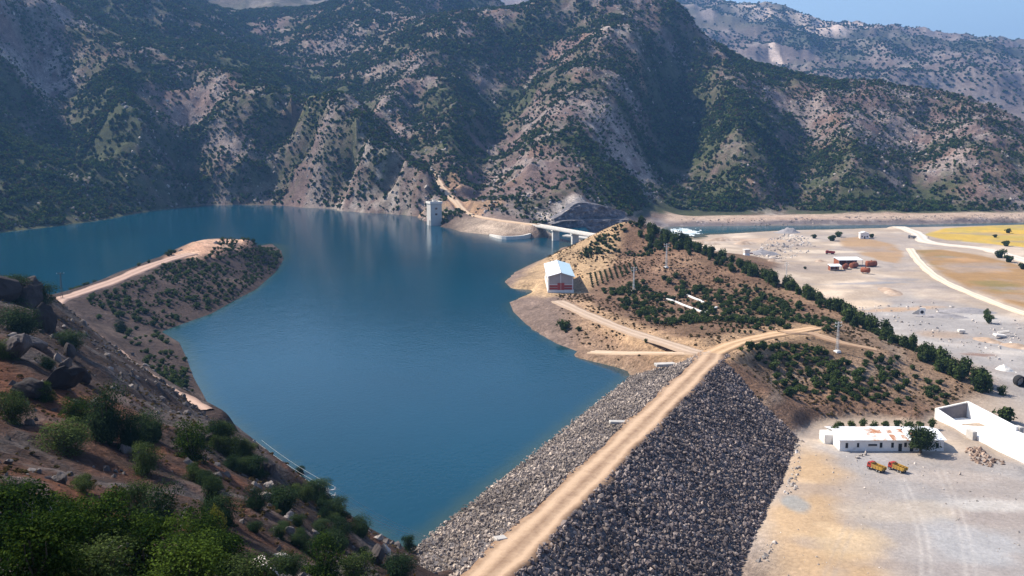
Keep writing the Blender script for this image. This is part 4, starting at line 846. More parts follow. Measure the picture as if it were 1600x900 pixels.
# ------------------------------------------------------------------ long white building in the yard
def long_building():
    x0, x1, y0, y1 = 90.3, 118.9, 272.0, 284.0; L = x1-x0; D_ = y1-y0; H = 3.2; PK = 4.3
    t = empty('long_building', (x0, y0, YARD), 0, 'long low white building with rust stained sheet roof in the yard', 'building')
    MB().prism([(0,-0.5),(D_,-0.5),(D_,H),(D_/2,PK),(0,H)], 0, L, 'x').build('walls', 'white', t)
    MB().box(-0.08, L+0.08, -0.10, -0.01, -0.4, 0.75).build('plinth_band', 'white', t)
    ns = 20; dx = (L+1.2)/ns; rr = random.Random(4)
    for k in range(ns):
        xa = -0.6+k*dx; xb = xa+dx-0.03
        rust_f = k in (6,7,8) or k in (10,12,14)
        for s_ in (0, 1):
            ya, za, yb, zb = (-0.6, H-0.02, D_/2, PK+0.1) if s_ == 0 else (D_+0.6, H-0.02, D_/2, PK+0.1)
            lift = rr.uniform(0, 0.05)
            MB().hexa([(xa,ya,za+lift),(xb,ya,za+lift),(xb,yb,zb+lift),(xa,yb,zb+lift),(xa,ya,za+0.07+lift),(xb,ya,za+0.07+lift),(xb,yb,zb+0.07+lift),(xa,yb,zb+0.07+lift)]).build('roof_sheet', 'rustroof' if rust_f and (s_ == 0 or k in (6,7)) else 'roofwhite', t)
    for fx_, wd, zb, zt in ((0.055,0.7,0.9,2.3),(0.165,0.6,1.1,2.3),(0.275,2.4,1.5,2.0),(0.385,0.7,1.0,2.4),(0.495,0.7,1.0,2.4),(0.62,0.7,1.2,2.4),(0.735,0.7,0.9,2.3),(0.925,0.8,0.9,2.3)):
        w = MB().box(L*fx_, L*fx_+wd, -0.06, -0.012, zb, zt).build('window', 'dark', t); MB().box(L*fx_-0.1, L*fx_+wd+0.1, -0.14, -0.062, zb-0.12, zb).build('sill', 'paleconc', w)
    for fx_ in (0.565, 0.675): d = MB().box(L*fx_, L*fx_+0.95, -0.14, -0.012, 0.0, 2.1).build('door', 'dark', t); MB().box(L*fx_+0.75, L*fx_+0.82, -0.18, -0.142, 1.0, 1.1).build('handle', 'steel', d)
    MB().box(L*0.82, L*0.82+0.5, D_/2-0.9, D_/2-0.4, PK-0.3, PK+1.0).build('chimney', 'white', t)
    MB().box(-2.2, -0.05, 6.5, 11.5, -0.5, 2.6).build('lean_to', 'white', t)
long_building()

# ------------------------------------------------------------------ concrete outlet channel at the right edge
def outlet():
    t = empty('outlet_channel', (130, 303, YARD), R(12), 'white concrete outlet channel with tall walls beside the scrub hill', 'channel')
    f = MB().hexa([(0,-75,-2.2),(10,-75,-2.2),(10,0,-1),(0,0,-1),(0,-75,-1.2),(10,-75,-1.2),(10,0,0.1),(0,0,0.1)]); f.build('floor', 'white', t)
    MB().hexa([(-0.6,0,-2),(10.6,0,-2),(10.6,0.7,-2),(-0.6,0.7,-2),(-0.6,0,3.4),(10.6,0,5.0),(10.6,0.7,5.0),(-0.6,0.7,3.4)]).build('head_wall', 'paleconc', t)
    MB().hexa([(0.02,-0.06,0.1),(9.98,-0.06,0.1),(9.98,-0.01,0.1),(0.02,-0.01,0.1),(0.02,-0.06,3.1),(9.98,-0.06,4.6),(9.98,-0.01,4.6),(0.02,-0.01,3.1)]).build('painted_shade_face', 'shadeconc', t)  # dark sheet that puts the head wall's shade into its colour
    MB().hexa([(10,-22,-2),(10.7,-22,-2),(10.7,0,-2),(10,0,-2),(10,-22,3.4),(10.7,-22,3.4),(10.7,0,5.0),(10,0,5.0)]).build('side_wall', 'white', t)
    MB().hexa([(10,-75,-3),(10.7,-75,-3),(10.7,-22.01,-3),(10,-22.01,-3),(10,-75,0.8),(10.7,-75,0.8),(10.7,-22.01,2.2),(10,-22.01,2.2)]).build('side_wall', 'white', t)
    MB().hexa([(-0.6,-18,-2),(0,-18,-2),(0,-0.01,-2),(-0.6,-0.01,-2),(-0.6,-18,0.9),(0,-18,0.9),(0,-0.01,3.4),(-0.6,-0.01,3.4)]).build('side_wall', 'white', t)
    MB().hexa([(-0.6,-75,-3),(0,-75,-3),(0,-18.01,-3),(-0.6,-18.01,-3),(-0.6,-75,-0.6),(0,-75,-0.6),(0,-18.01,0.6),(-0.6,-18.01,0.6)]).build('side_wall', 'white', t)
    MB().box(-2.0, -0.62, -19.5, -16.5, -1.5, 1.9).build('valve_block', 'concrete', t)
    MB().box(10.72, 12.2, -22.5, -20.0, -1.5, 3.3).build('buttress', 'concrete', t)
    for k in range(5): MB().box(10.72, 11.4, -4-k*4, -3.5-k*4, -1.5, 4.2-k*0.3).build('buttress', 'paleconc', t)
outlet()

# ------------------------------------------------------------------ dump trucks and works vehicles
def dump_truck(x, y, rz, label, body='yellowpaint', cab='redpaint', s=1.0, group=None, z=None):
    t = empty('dump_truck', (x, y, float(ground(x, y)) if z is None else z), rz, label, 'truck', group); t.scale = (s, s, s)
    MB().box(-2.9, 2.7, -0.45, 0.45, 0.65, 0.95).build('chassis', 'steel', t)
    c = MB().prism([(1.45,0.95),(3.1,0.95),(3.1,1.75),(2.75,2.65),(1.5,2.75),(1.45,2.6)], -1.1, 1.1, 'y').build('cab', cab, t)
    MB().hexa([(3.13,-0.95,1.75),(3.13,0.95,1.75),(3.11,0.95,1.74),(3.11,-0.95,1.74),(2.82,-0.9,2.55),(2.82,0.9,2.55),(2.8,0.9,2.55),(2.8,-0.9,2.55)]).build('windscreen', 'glass', c)
    for sy in (-1.115, 1.10): MB().box(1.9, 2.65, sy, sy+0.015, 1.75, 2.4).build('side_window', 'glass', c)
    b = MB(); b.box(-3.2, 1.25, -1.2, 1.2, 0.97, 1.1)
    for y0 in (-1.2, 1.1): b.hexa([(-3.2,y0,1.1),(1.25,y0,1.1),(1.25,y0+0.1,1.1),(-3.2,y0+0.1,1.1),(-3.5,y0,2.1),(1.25,y0,2.35),(1.25,y0+0.1,2.35),(-3.5,y0+0.1,2.1)])
    b.box(1.12, 1.24, -1.1, 1.1, 1.1, 2.6); b.build('tipper_body', body, t)
    for k in range(4): MB().box(-2.9+k*1.15, -2.78+k*1.15, -1.28, 1.28, 1.1, 2.0).build('body_rib', body, t)
    MB().box(3.1, 3.3, -1.1, 1.1, 0.55, 0.95).build('bumper', 'steel', t)
    for sy in (-0.75, 0.75): MB().box(3.11, 3.15, sy-0.18, sy+0.18, 1.1, 1.4).build('headlight', 'galv', t)
    for wx in (-2.2, -1.1, 2.25):
        for sy in (-1.0, 1.0):
            w = MB().tube([(wx, sy-0.2, 0.5), (wx, sy+0.2, 0.5)], 0.52, 14).build('wheel', 'tyre', t); MB().tube([(wx, sy-0.23, 0.5), (wx, sy+0.23, 0.5)], 0.26, 10).build('rim', 'steel', w)
for px, lb in ((1369,'yellow dump truck with red cab, the one nearer the dam'), (1402,'yellow dump truck with dark red cab, the one nearer the white building corner tree')):
    p = at_z(px, 737, YARD); dump_truck(p[0], p[1], math.atan2(0.85, -0.5), lb, s=0.76, group='dump trucks in front of the white building')
p = at_z(1297, 396, -8.7); dump_truck(p[0], p[1], R(172), 'small red tipper truck parked on the pale works yard', 'redpaint', 'redpaint')
p = at_z(1425, 372, -8.7); dump_truck(p[0], p[1], R(160), 'dark lorry standing by the white road junction', 'steel', 'steel')

# ------------------------------------------------------------------ works yard: sheds, tanks, hopper
def shed(px, py, wd, dp, h, lb, rz=0.0, nm='open_shed'):
    p = at_z(px, py, -8.7); t = empty(nm, (p[0], p[1], -8.75), rz, lb, 'shed')
    nb = 5
    for k in range(nb):
        xa = -wd/2-0.4+k*(wd+0.8)/nb; xb = xa+(wd+0.8)/nb-0.05
        MB().hexa([(xa,-0.6,h),(xb,-0.6,h),(xb,dp+0.6,h+0.9),(xa,dp+0.6,h+0.9),(xa,-0.6,h+0.14),(xb,-0.6,h+0.14),(xb,dp+0.6,h+1.04),(xa,dp+0.6,h+1.04)]).build('roof_sheet', 'roofwhite', t)
    for k in range(4):
        for y in (0, dp): MB().box(-wd/2+k*wd/3-0.1, -wd/2+k*wd/3+0.1, y-0.1, y+0.1, 0, h+(0.1 if y == 0 else 0.9)).build('post', 'steel', t)
    MB().box(-wd/2, wd/2, dp-0.05, dp+0.05, 0, h+0.8).build('back_wall', 'rust', t)
    MB().box(-wd/2-0.05, -wd/2+0.05, 0.2, dp-0.1, 0, h+0.1).build('side_wall', 'rust', t)
shed(1329, 416.5, 15.5, 9, 4.2, 'long open shed with white roof behind the rusty tanks', R(4))
shed(1306, 422.5, 7.0, 4, 2.6, 'small low shed with flat white roof left of the rusty tanks', R(4), 'low_shed')
def tank(px, py, L, r, rz, lb):
    p = at_z(px, py, -8.7); t = empty('rusty_tank', (p[0], p[1], -8.7), rz, lb, 'tank', 'rusty tanks in the works yard')
    MB().tube([(-L/2-0.35,0,r+0.25), (-L/2-0.2,0,r+0.25), (-L/2,0,r+0.25), (L/2,0,r+0.25), (L/2+0.2,0,r+0.25), (L/2+0.35,0,r+0.25)], [r*0.45, r*0.8, r, r, r*0.8, r*0.45], 18).build('shell', 'rust', t, True)
    for f in (-0.33, 0.0, 0.33): MB().tube([(L*f-0.1,0,r+0.25), (L*f+0.1,0,r+0.25)], r*1.025, 18).build('hoop', 'rust', t)
    for f in (-0.3, 0.3): MB().prism([(-r*0.8,0),(r*0.8,0),(r*0.55,r*0.5),(-r*0.55,r*0.5)], L*f-0.25, L*f+0.25, 'x').build('saddle', 'steel', t)
    MB().tube([(0,0,2*r+0.15), (0,0,2*r+0.6)], 0.4, 10).build('hatch', 'rust', t)
tank(1321,420.5,5.0,1.6,R(60),'rusty tank lying leftmost of the four, under the white shed edge'); tank(1334,419,5.5,1.7,R(40),'rusty tank lying second from the left before the white shed')
tank(1361,417,6.5,1.9,R(8),'largest rusty tank, lying farthest right beyond the shed'); tank(1352,426.5,5.0,1.6,R(-40),'rusty tank lying nearest the viewer, with dark end toward the road')
def small_house(px, py, wd, dp, h, lb, mat='white'):
    p = at_z(px, py, -8.8); t = empty('small_house', (p[0], p[1], -8.85), R(-8), lb, 'building')
    MB().prism([(-wd/2,0),(wd/2,0),(wd/2,h),(0,h+1.0),(-wd/2,h)], 0, dp).build('walls', mat, t)
    for sg in (-1, 1): MB().hexa([(0,-0.3,h+1.02),(sg*(wd/2+0.4),-0.3,h-0.1),(sg*(wd/2+0.4),dp+0.3,h-0.1),(0,dp+0.3,h+1.02),(0,-0.3,h+1.15),(sg*(wd/2+0.4),-0.3,h+0.03),(sg*(wd/2+0.4),dp+0.3,h+0.03),(0,dp+0.3,h+1.15)]).build('roof', 'roofwhite', t)
    MB().box(-0.5, 0.5, -0.05, -0.01, 0, 2.1).build('door', 'dark', t)
    for x in (-wd*0.36, wd*0.22): MB().box(x, x+0.9, -0.05, -0.01, 1.3, 2.4).build('window', 'dark', t)
small_house(1351, 373, 7.0, 7, 4.4, 'small white house at the head of the brown patch near the river')
def hopper():
    p = at_z(1166, 404, -9); t = empty('loading_hopper', (p[0], p[1], -9.3), R(10), 'small white concrete loading hopper left of the rubble field', 'hopper')
    MB().hexa([(-2,-2,0),(2,-2,0),(2,2,0),(-2,2,0),(-1.7,-1.7,4),(1.7,-1.7,4),(1.7,1.7,4),(-1.7,1.7,4)]).build('base', 'white', t)
    MB().hexa([(-1.6,-1.6,4.01),(1.6,-1.6,4.01),(1.6,1.6,4.01),(-1.6,1.6,4.01),(-2.2,-2.2,6.8),(2.2,-2.2,6.8),(2.2,2.2,6.8),(-2.2,2.2,6.8)]).build('bin', 'paleconc', t)
    MB().box(-0.9, 1.0, -2.06, -1.6, 0.2, 2.6).build('opening', 'dark', t); MB().box(2.25, 4.5, -0.8, 0.8, 3.6, 4.2).build('chute', 'rust', t)
hopper()
def headwall():
    p = at_z(1441, 491, -8.6); t = empty('culvert_headwall', (p[0], p[1], -8.8), R(-25), 'small white culvert headwall at the end of the grey spoil ridge', 'culvert')
    MB().box(-1.3, 1.3, -0.4, 0.4, 0, 3.3).build('face', 'white', t)
    MB().hexa([(-4.5,-0.3,0),(-1.32,-0.3,0),(-1.32,0.3,0),(-4.5,0.3,0),(-4.5,-0.3,0.5),(-1.32,-0.3,2.8),(-1.32,0.3,2.8),(-4.5,0.3,0.5)]).build('wing_wall', 'concrete', t)
    MB().tube([(-0.1,-0.46,1.3),(-0.1,-0.42,1.3)], 0.8, 14).build('pipe_mouth', 'dark', t)
headwall()
def pipe_ring():
    p = at_z(1597, 606, -8.6); t = empty('concrete_pipe', (p[0], p[1], -8.6), R(0), 'big dark concrete pipe section at the right edge of the valley', 'pipe')
    b = MB(); n = 22; r0, r1 = 1.95, 1.6
    for y in (0, 3.0):
        for r_ in (r0, r1):
            for k in range(n): a = 2*math.pi*k/n; b.v.append((math.cos(a)*r_, y, math.sin(a)*r_+r0))
    for k in range(n):
        k2 = (k+1) % n; b.f += [(k, k2, 2*n+k2, 2*n+k), (n+k, 3*n+k, 3*n+k2, n+k2), (k, n+k, n+k2, k2), (2*n+k, 2*n+k2, 3*n+k2, 3*n+k)]
    b.build('pipe_wall', 'tyre', t, True); MB().tube([(0,2.7,r0),(0,2.75,r0)], r1*0.98, 18).build('end_plate', 'white', t)
pipe_ring()
def heap(name, px, py, z, a, b, h, rz, mat, lb, seed):
    p = at_z(px, py, z); xs = np.linspace(-1, 1, 26); X, Y = np.meshgrid(xs, xs, indexing='ij'); rr = np.hypot(X, Y)
    Zh = h*np.clip(1-rr, 0, 1)**0.85*(1+0.35*fbm(X, Y, 0.35, 3, seed)) - 0.3
    P = np.stack([X*a, Y*b, Zh], -1).reshape(-1, 3); k, l = np.meshgrid(np.arange(25), np.arange(25), indexing='ij')
    o = mesh_np(name, P, np.stack([k*26+l, (k+1)*26+l, (k+1)*26+l+1, k*26+l+1], -1).reshape(-1, 4), MT[mat]); o.location = (p[0], p[1], float(ground(p[0], p[1]))); o.rotation_euler = (0, 0, rz); return tag(o, lb, 'heap')
heap('gravel_heap', 1232, 361, -9, 11, 10, 5.5, 0, 'heap', 'dark grey conical gravel heap near the river', 400)
heap('gravel_heap', 1190, 397, -9, 14, 8, 4.0, 0.2, 'heap', 'grey gravel heap with pale crest beside the hopper', 401)
heap('gravel_heap', 1478, 492, -8.6, 13, 4, 2.2, -0.5, 'heap', 'long low grey spoil ridge behind the culvert headwall', 402)
heap('gravel_heap', 1515, 486, -8.6, 14, 5, 2.6, -0.3, 'heap', 'low grey spoil ridge next to the lone valley tree', 403)
heap('white_mound', 1568, 580, -8.6, 3.6, 3.0, 2.3, 0, 'paleconc', 'small bright white mound on the grey valley floor', 404)
for k, (px, py, a, b, h, lb) in enumerate(((1098,381,16,9,3.0,'pinkish spoil mound closest behind the hill trees'),(1128,374,18,10,3.5,'pinkish spoil mound between the hill and the river bend'),(1165,380,12,8,2.6,'pale spoil mound uphill of the loading hopper'),(1208,412,9,5,1.8,'low pale spoil mound in front of the rubble field'),(1282,408,8,5,1.6,'low sandy mound left of the white roofed sheds'),(1390,455,16,6,1.8,'long sandy mound before the brown field road'),(1545,530,9,5,1.6,'low pale mound behind the broken slabs'),(1590,540,9,5,1.8,'pale mound at the right edge of the valley'))): heap('spoil_mound', px, py, -8.8, a, b, h, 0.3*k, 'sandheap', lb, 410+k)
for px, py, s_, lb in ((338,381,2.6,'dark earth heap on the bare top of the peninsula'), (283,392,2.0,'grey stone heap where the track reaches the bare peninsula top')):
    p = hit(px, py); o = heap('earth_heap', 800, 500, 0, s_, s_*0.7, s_*0.6, 0.4, 'damcore', lb, 406); o.location = p

# broken concrete slabs and blocks
def slab(px, py, z, a, b, h, rz, tilt, lb, mat='paleconc', nm='concrete_slab', group=None):
    p = at_z(px, py, z) if z is not None else hit(px, py); o = MB().box(-a/2, a/2, -b/2, b/2, -h, h).build(nm, mat)
    bm = bmesh.new(); bm.from_mesh(o.data); bmesh.ops.bevel(bm, geom=bm.edges[:], offset=min(h, 0.12), segments=1, affect='EDGES'); bm.to_mesh(o.data); bm.free()
    o.location = [float(v) for v in p]; o.rotation_euler = (tilt, tilt*0.6, rz); return tag(o, lb, 'slab', group)
dz_ = math.atan2(AXD[1], AXD[0])
def on_dam(px, py, up=True):
    """where a sight line meets a face of the dam"""
    d = ray(px, py); best = None
    for Y in np.linspace(140, 400, 5200):
        t = Y/d[1]; P = np.array([d[0]*t, Y, CAM_Z+d[2]*t]); q = (P-AX0) @ AXN
        if P[2] < dam_z(np.array(q)): return P
    return P
p = on_dam(1052, 569); o = slab(1052, 569, CREST-0.3, 12.5, 2.4, 0.45, R(18), 0.05, 'long pale concrete slab lying at the upstream end of the crest road', 'concrete'); o.location = p
p = on_dam(972, 660); o = slab(985, 660, CREST-1, 6.5, 1.3, 0.35, R(12), 0.15, 'thin pale concrete strip on the water side halfway along the dam', 'concrete'); o.location = p
p = on_dam(782, 842); o = slab(782, 842, CREST-0.5, 2.2, 1.5, 0.35, R(30), 0.12, 'pale concrete piece beside the crest road at the near end', 'concrete'); o.location = p
slab(1562, 524, -8.5, 6.5, 2.2, 0.5, R(25), 0.25, 'tilted white slab of broken concrete in the valley'); slab(1568, 519, -8.0, 5.0, 2.0, 0.5, R(-20), -0.35, 'white broken concrete slab leaning behind the tilted one'); slab(1502, 517, -8.4, 3.0, 1.6, 0.6, R(10), 0.15, 'small pale concrete block on the brown valley patch')
# low white foundation walls on the hill
for (a, b, lb) in (((1042,468),(1100,490),'longest low white foundation wall on the scrubby hill'), ((1073,462),(1105,477),'shorter low white foundation wall uphill of the longest one'), ((1101,490),(1120,481),'short white foundation wall closing the right end of the outline')):
    A, B = hit(*a), hit(*b); L = float(np.hypot(*(B-A)[:2])); rz = math.atan2(B[1]-A[1], B[0]-A[0]); n = max(4, int(L/2)); V = []; F = []
    for i in range(n+1):
        q = A+(B-A)*i/n; g = float(ground(q[0], q[1])); nx_, ny_ = -math.sin(rz)*0.45, math.cos(rz)*0.45
        V += [(q[0]-nx_, q[1]-ny_, g-0.6), (q[0]+nx_, q[1]+ny_, g-0.6), (q[0]+nx_, q[1]+ny_, g+0.55), (q[0]-nx_, q[1]-ny_, g+0.55)]
    for i in range(n):
        k_ = i*4
        for e in range(4): F.append((k_+e, k_+(e+1) % 4, k_+4+(e+1) % 4, k_+4+e))
    F += [(0, 1, 2, 3), (4*n, 4*n+3, 4*n+2, 4*n+1)]
    tag(mesh_np('foundation_wall', V, F, MT['white'], smooth=False), lb, 'wall', 'white foundation walls on the hill')

# ------------------------------------------------------------------ masts, poles and wires
def mast(px, py, h, lb, mat='galv', base=True, arms=2, p=None):
    p = hit(px, py) if p is None else p; t = empty('utility_pole', p, R(25), lb, 'pole')
    if base: MB().box(-0.9, 0.9, -0.9, 0.9, -1.0, 0.5).build('footing', 'white', t)
    for sx in (-1, 1):
        for sy in (-1, 1): MB().tube([(sx*0.38, sy*0.38, 0), (sx*0.12, sy*0.12, h)], 0.075, 5).build('leg', mat, t)
    b = MB(); n = int(h/1.2)
    for k in range(n):
        z0, z1 = h*k/n, h*(k+1)/n; s0, s1 = 0.38-0.26*k/n, 0.38-0.26*(k+1)/n; sg = 1 if k % 2 else -1
        b.tube([(sg*s0, -s0, z0), (-sg*s1, -s1, z1)], 0.04, 4); b.tube([(sg*s0, s0, z0), (-sg*s1, s1, z1)], 0.04, 4); b.tube([(-s0, sg*s0, z0), (-s1, -sg*s1, z1)], 0.04, 4); b.tube([(s0, sg*s0, z0), (s1, -sg*s1, z1)], 0.04, 4)
    b.build('lattice', mat, t)
    for k in range(arms):
        c = MB().box(-1.5, 1.5, -0.08, 0.08, h-0.5-1.1*k, h-0.34-1.1*k).build('crossarm', mat, t)
        for x in (-1.35, 0.0, 1.35): MB().tube([(x,0,h-0.34-1.1*k), (x,0,h+0.05-1.1*k)], [0.10, 0.06], 6).build('insulator', 'white', c)
    return t
mast(1041, 419, 12.0, 'lattice pole near the top of the scrubby hill')
mast(990, 456, 11.5, 'lattice pole beside the planted rows on the hill')
mast(1308, 551, 10.5, 'lattice pole on the slope above the white building')
mast(1228, 442, 12.0, 'lattice pole just behind the crest trees of the hill', base=False)
mast(97, 468, 11.0, 'dark wooden pole at the bend of the bank track', 'wood', False, 1)
# pole on the near slope with its wires
PT = at_d(512, 763, 176); pb = np.array([PT[0], PT[1], float(ground(PT[0], PT[1]))-0.3])
pole = mast(0, 0, float(PT[2]-pb[2]), 'pale pole with white insulators rising from the dark slope over the water', 'galv', False, 2, pb)
PE = hit(697, 866); P3 = np.array([PE[0], PE[1], PE[2]+2.2]); t = empty('anchor_post', PE, 0.4, 'low post by the dam corner where the power lines end', 'post'); MB().tube([(0,0,-0.4),(0,0,2.2)], [0.12,0.1], 8).build('post_shaft', 'wood', t); MB().box(-0.8,0.8,-0.06,0.06,1.9,2.05).build('crossarm', 'galv', t)
P0 = at_d(400, 690, 215)
for k in range(6):
    row, c = divmod(k, 3); off = np.array([0.75, 0.66, 0])*(c-1)*1.35 + np.array([0, 0, -1.1*row-(0.0 if row == 0 else 0.6)]); ends = {0: 1.0, 1: 1.0, 2: 0.35}; b = MB(); pts = []
    for A, B, sag in ((P0, PT, 0.6), (PT, P3, 1.3)):
        for i in range(0 if A is P0 else 1, 13): f = i/12; q = A+(B-A)*f+off*(1.0 if A is P0 else 1-0.65*f); pts.append((q[0], q[1], q[2]+0.05-sag*4*f*(1-f)))
    b.tube(pts, 0.02, 5); tag(b.build('power_line', 'wire'), '%s of the thin pale power lines sagging over the near water corner' % ['upper left','upper middle','upper right','lower left','lower middle','lower right'][k], 'wire', 'power lines over the near corner of the water')

# ------------------------------------------------------------------ scrub on the mountains
def sample_fan(n, y0, y1, half=0.62):
    y = np.sqrt(rng.uniform(y0*y0, y1*y1, n)); x = rng.uniform(-half, half, n)*y; return x, y
FAR = [crown_mesh('scrub_crown', 500+i, ['leaf_far','leaf_far','leaf_far2','leaf_far','leaf_far3','leaf_far','leaf_far2','leaf_far'][i], 60, 0.42, 0.5, 0.85, 5) for i in range(8)]
x, y = sample_fan(1500000, 760, 2250); m = y > Yb(x)-5; x, y = x[m], y[m]
zg = ground(x, y); m = (zg > 1.0) & ~((zg < -5)) | ((zg > -7.2) & (x > 120) & (y > 1080)); x, y, zg = x[m], y[m], zg[m]
vd = veg(x, y); fine = fbm(x, y, 13, 2, 140)
for k in ('intake_track',):
    d, _ = dist_poly(x, y, ROADL[k]); vd = vd*(d > 7)
d, _ = dist_poly(x, y, poly_z([(698,352),(760,352),(838,358)], 3)); vd = np.where(d < 28, vd*0.25, vd)
cc = at_d(925, 342, 860); vd = np.where(np.hypot(x-cc[0], y-cc[1]) < 50, vd*0.15, vd)
cl_ = fbm(x, y, 38, 3, 142); pr = (0.19 + 1.0*vd**1.25)*np.clip(1+1.3*fine+1.5*cl_, 0.06, 2.6)
keep = rng.random(len(x)) < pr*0.34
x, y, zg, vd = x[keep], y[keep], zg[keep], vd[keep]
sz = (1.1+4.6*rng.random(len(x))**1.9)*(0.65+0.55*vd)*np.where(y > 1500, 1.25, 1.0)
P = np.c_[x, y, zg-0.1*sz]; sc = np.c_[sz, sz, sz*rng.uniform(0.7, 1.15, len(x))]
px_ = pix(P)[:, 0]
for nm, m, lb in (('mountain_scrub', px_ < 690, 'dense green scrub covering the left mountains'), ('mountain_scrub', (px_ >= 690) & (px_ < 1180), 'green scrub scattered over the central mountain'), ('mountain_scrub', px_ >= 1180, 'dark scrub dotted over the right hills behind the river')):
    scatter(nm, P[m], turns(m.sum(), 0.12), sc[m], FAR, lb)
x, y = sample_fan(120000, 2350, 4400, 0.55); zg = ground(x, y); m = (zg > 30) & (x > 250) & (rng.random(len(x)) < np.clip(0.22+0.9*fbm(x, y, 240, 3, 145), 0.05, 0.8)); x, y, zg = x[m], y[m], zg[m]; sz = rng.uniform(6, 11, len(x))
scatter('distant_woodland', np.c_[x, y, zg-0.5], turns(len(x), 0.1), np.c_[sz, sz, sz*0.8], FAR, 'dark woodland patches on the hazy distant mountains')
# outcrops
ROCKM = [stone_mesh(600+i, 'rock_hill', 0.9) for i in range(8)]
x, y = sample_fan(420000, 780, 1900, 0.55); m = y > Yb(x)+8; x, y = x[m], y[m]; zg = ground(x, y); vd = veg(x, y); rk = ridged(x, y, 46, 4, 95)
keep = (zg > 1.5) & (rng.random(len(x)) < np.clip((rk-0.45)*3.0, 0.03, 1)*np.clip(1.05-vd, 0, 1)*0.30); x, y, zg = x[keep], y[keep], zg[keep]
sz = 0.8+4.2*rng.random(len(x))**3
scatter('rock_outcrops', np.c_[x, y, zg], rng.uniform(0, 6.28, (len(x), 3)), np.c_[sz*1.2, sz, sz*0.9], ROCKM, 'pale rock outcrops breaking through the mountain scrub')

# ------------------------------------------------------------------ bushes of the hill, peninsula and bank (counted: the 300 largest stand alone)
MIDM = [crown_mesh('crown', 700+i, 'leaf_mid', 420, 0.15, 0.5, 0.9, 9, spread=0.62) for i in range(7)]
MIDS = [stems_mesh('stem', 720+i, 4, 0.42, 0.55, 0.03) for i in range(4)]
TREM = [crown_mesh('crown', 740+i, 'leaf_mid', 700, 0.12, 0.46, 0.92, 11, base=0.12, spread=0.7, low=True) for i in range(4)]
YELM = [crown_mesh('crown', 760+i, 'leaf_yel', 420, 0.14, 0.5, 0.9, 9) for i in range(3)]
def plant(nm, p, w, h, crown, stem, label, cat, group, rz=None):
    t = empty(nm, p, random.uniform(0, 6.28) if rz is None else rz, label, cat, group)
    link_mesh('crown', crown, t, (0, 0, -0.1*h), (0, 0, 0), (w, w, h*1.15)); link_mesh('trunk' if nm == 'tree' else 'stem', stem, t, (0, 0, 0), (0, 0, 0), (w, w, h)); return t
cand = []   # x, y, size, height factor, key
def clear_of(x, y, roads=True):
    ok = np.ones(np.shape(x), bool)
    for k, L in ROADL.items():
        d, _ = dist_poly(x, y, L); ok &= d > ROADS[k][1]*0.5+1.6
    dn = (x-AX0[0])*AXN[0]+(y-AX0[1])*AXN[1]; dl = (x-AX0[0])*AXD[0]+(y-AX0[1])*AXD[1]
    ok &= ~((dl > -30) & (dl < AXL+12) & (np.abs(dn) < 30) & (dam_z(dn) > ground(x, y)-0.3))
    ok &= ~((x > 12) & (x < 33) & (y > 466) & (y < 522)); ok &= ~((x > 88) & (x < 121) & (y > 268) & (y < 286)); ok &= ~((x > 126) & (x < 144) & (y < 306) & (y > 220))
    return ok
def area(poly, n, dens, smin, smax, key, z=None):
    """bushes inside an outline seen on the ground"""
    Pw = np.array([hit(*q) for q in poly]); lo, hi = Pw[:, :2].min(0), Pw[:, :2].max(0)
    x = rng.uniform(lo[0], hi[0], n); y = rng.uniform(lo[1], hi[1], n)
    m = in_poly(x, y, Pw) & (rng.random(n) < np.clip(dens + 1.1*fbm(x, y, 16, 3, 170), 0.02, 1)); x, y = x[m], y[m]; m = clear_of(x, y); x, y = x[m], y[m]
    out = []
    for a, b in zip(x, y):
        s = smin+(smax-smin)*random.random()**(1.5 if key == 'pen' else 0.9)
        if all((a-c[0])**2+(b-c[1])**2 > (0.33*(s+c[2]))**2 for c in out) : out.append((a, b, s, random.uniform(0.6, 0.95), key))
    cand.extend(out)
area([(1140,552),(1190,538),(1260,540),(1300,560),(1320,600),(1290,650),(1250,650),(1200,585)], 1500, 0.36, 2.0, 4.6, 'dam')
area([(1300,560),(1400,560),(1480,605),(1480,640),(1300,650)], 900, 0.16, 1.8, 4.6, 'lower')
area([(940,455),(1000,440),(1060,470),(1100,500),(1120,515),(1050,520),(960,475)], 1300, 0.36, 2.0, 4.4, 'mid')
area([(1030,425),(1120,440),(1230,470),(1320,510),(1300,520),(1180,515),(1110,500),(1050,455)], 1900, 0.32, 2.0, 4.8, 'mid')
area([(905,400),(930,375),(965,356),(990,349),(1035,370),(1030,400),(960,395),(920,405)], 1300, 0.42, 1.6, 4.2, 'top')
area([(400,380),(441,400),(430,425),(365,470),(300,498),(255,516),(190,500),(130,470),(200,442),(270,412),(330,402)], 9000, 0.72, 0.8, 4.0, 'pen')
area([(95,452),(180,430),(260,398),(275,392),(272,402),(190,434),(100,462)], 260, 0.75, 2.4, 4.4, 'penfar')
area([(150,495),(250,520),(290,560),(305,610),(270,600),(210,545)], 1200, 0.45, 1.2, 3.4, 'bank')
area([(870,500),(905,510),(890,525),(870,518)], 20, 0.15, 1.5, 3.0, 'shore')
for px, py, s in ((881,515,6.0),(905,518,3.0),(863,383,7.0),(1009,537,2.2)):
    q = hit(px, py); cand.append((q[0], q[1], s, 0.85, 'shore'))
C5 = np.array([c[:4] for c in cand]); CK = [c[4] for c in cand]; gz = ground(C5[:, 0], C5[:, 1]); okz = gz > 0.25
okz |= C5[:, 0] > 70
Pc = np.c_[C5[:, :2], gz]; app = C5[:, 2]/pix(Pc)[:, 2]*okz
order = np.argsort(-app); order = order[:int(okz.sum())]; big = set(order[:300].tolist())
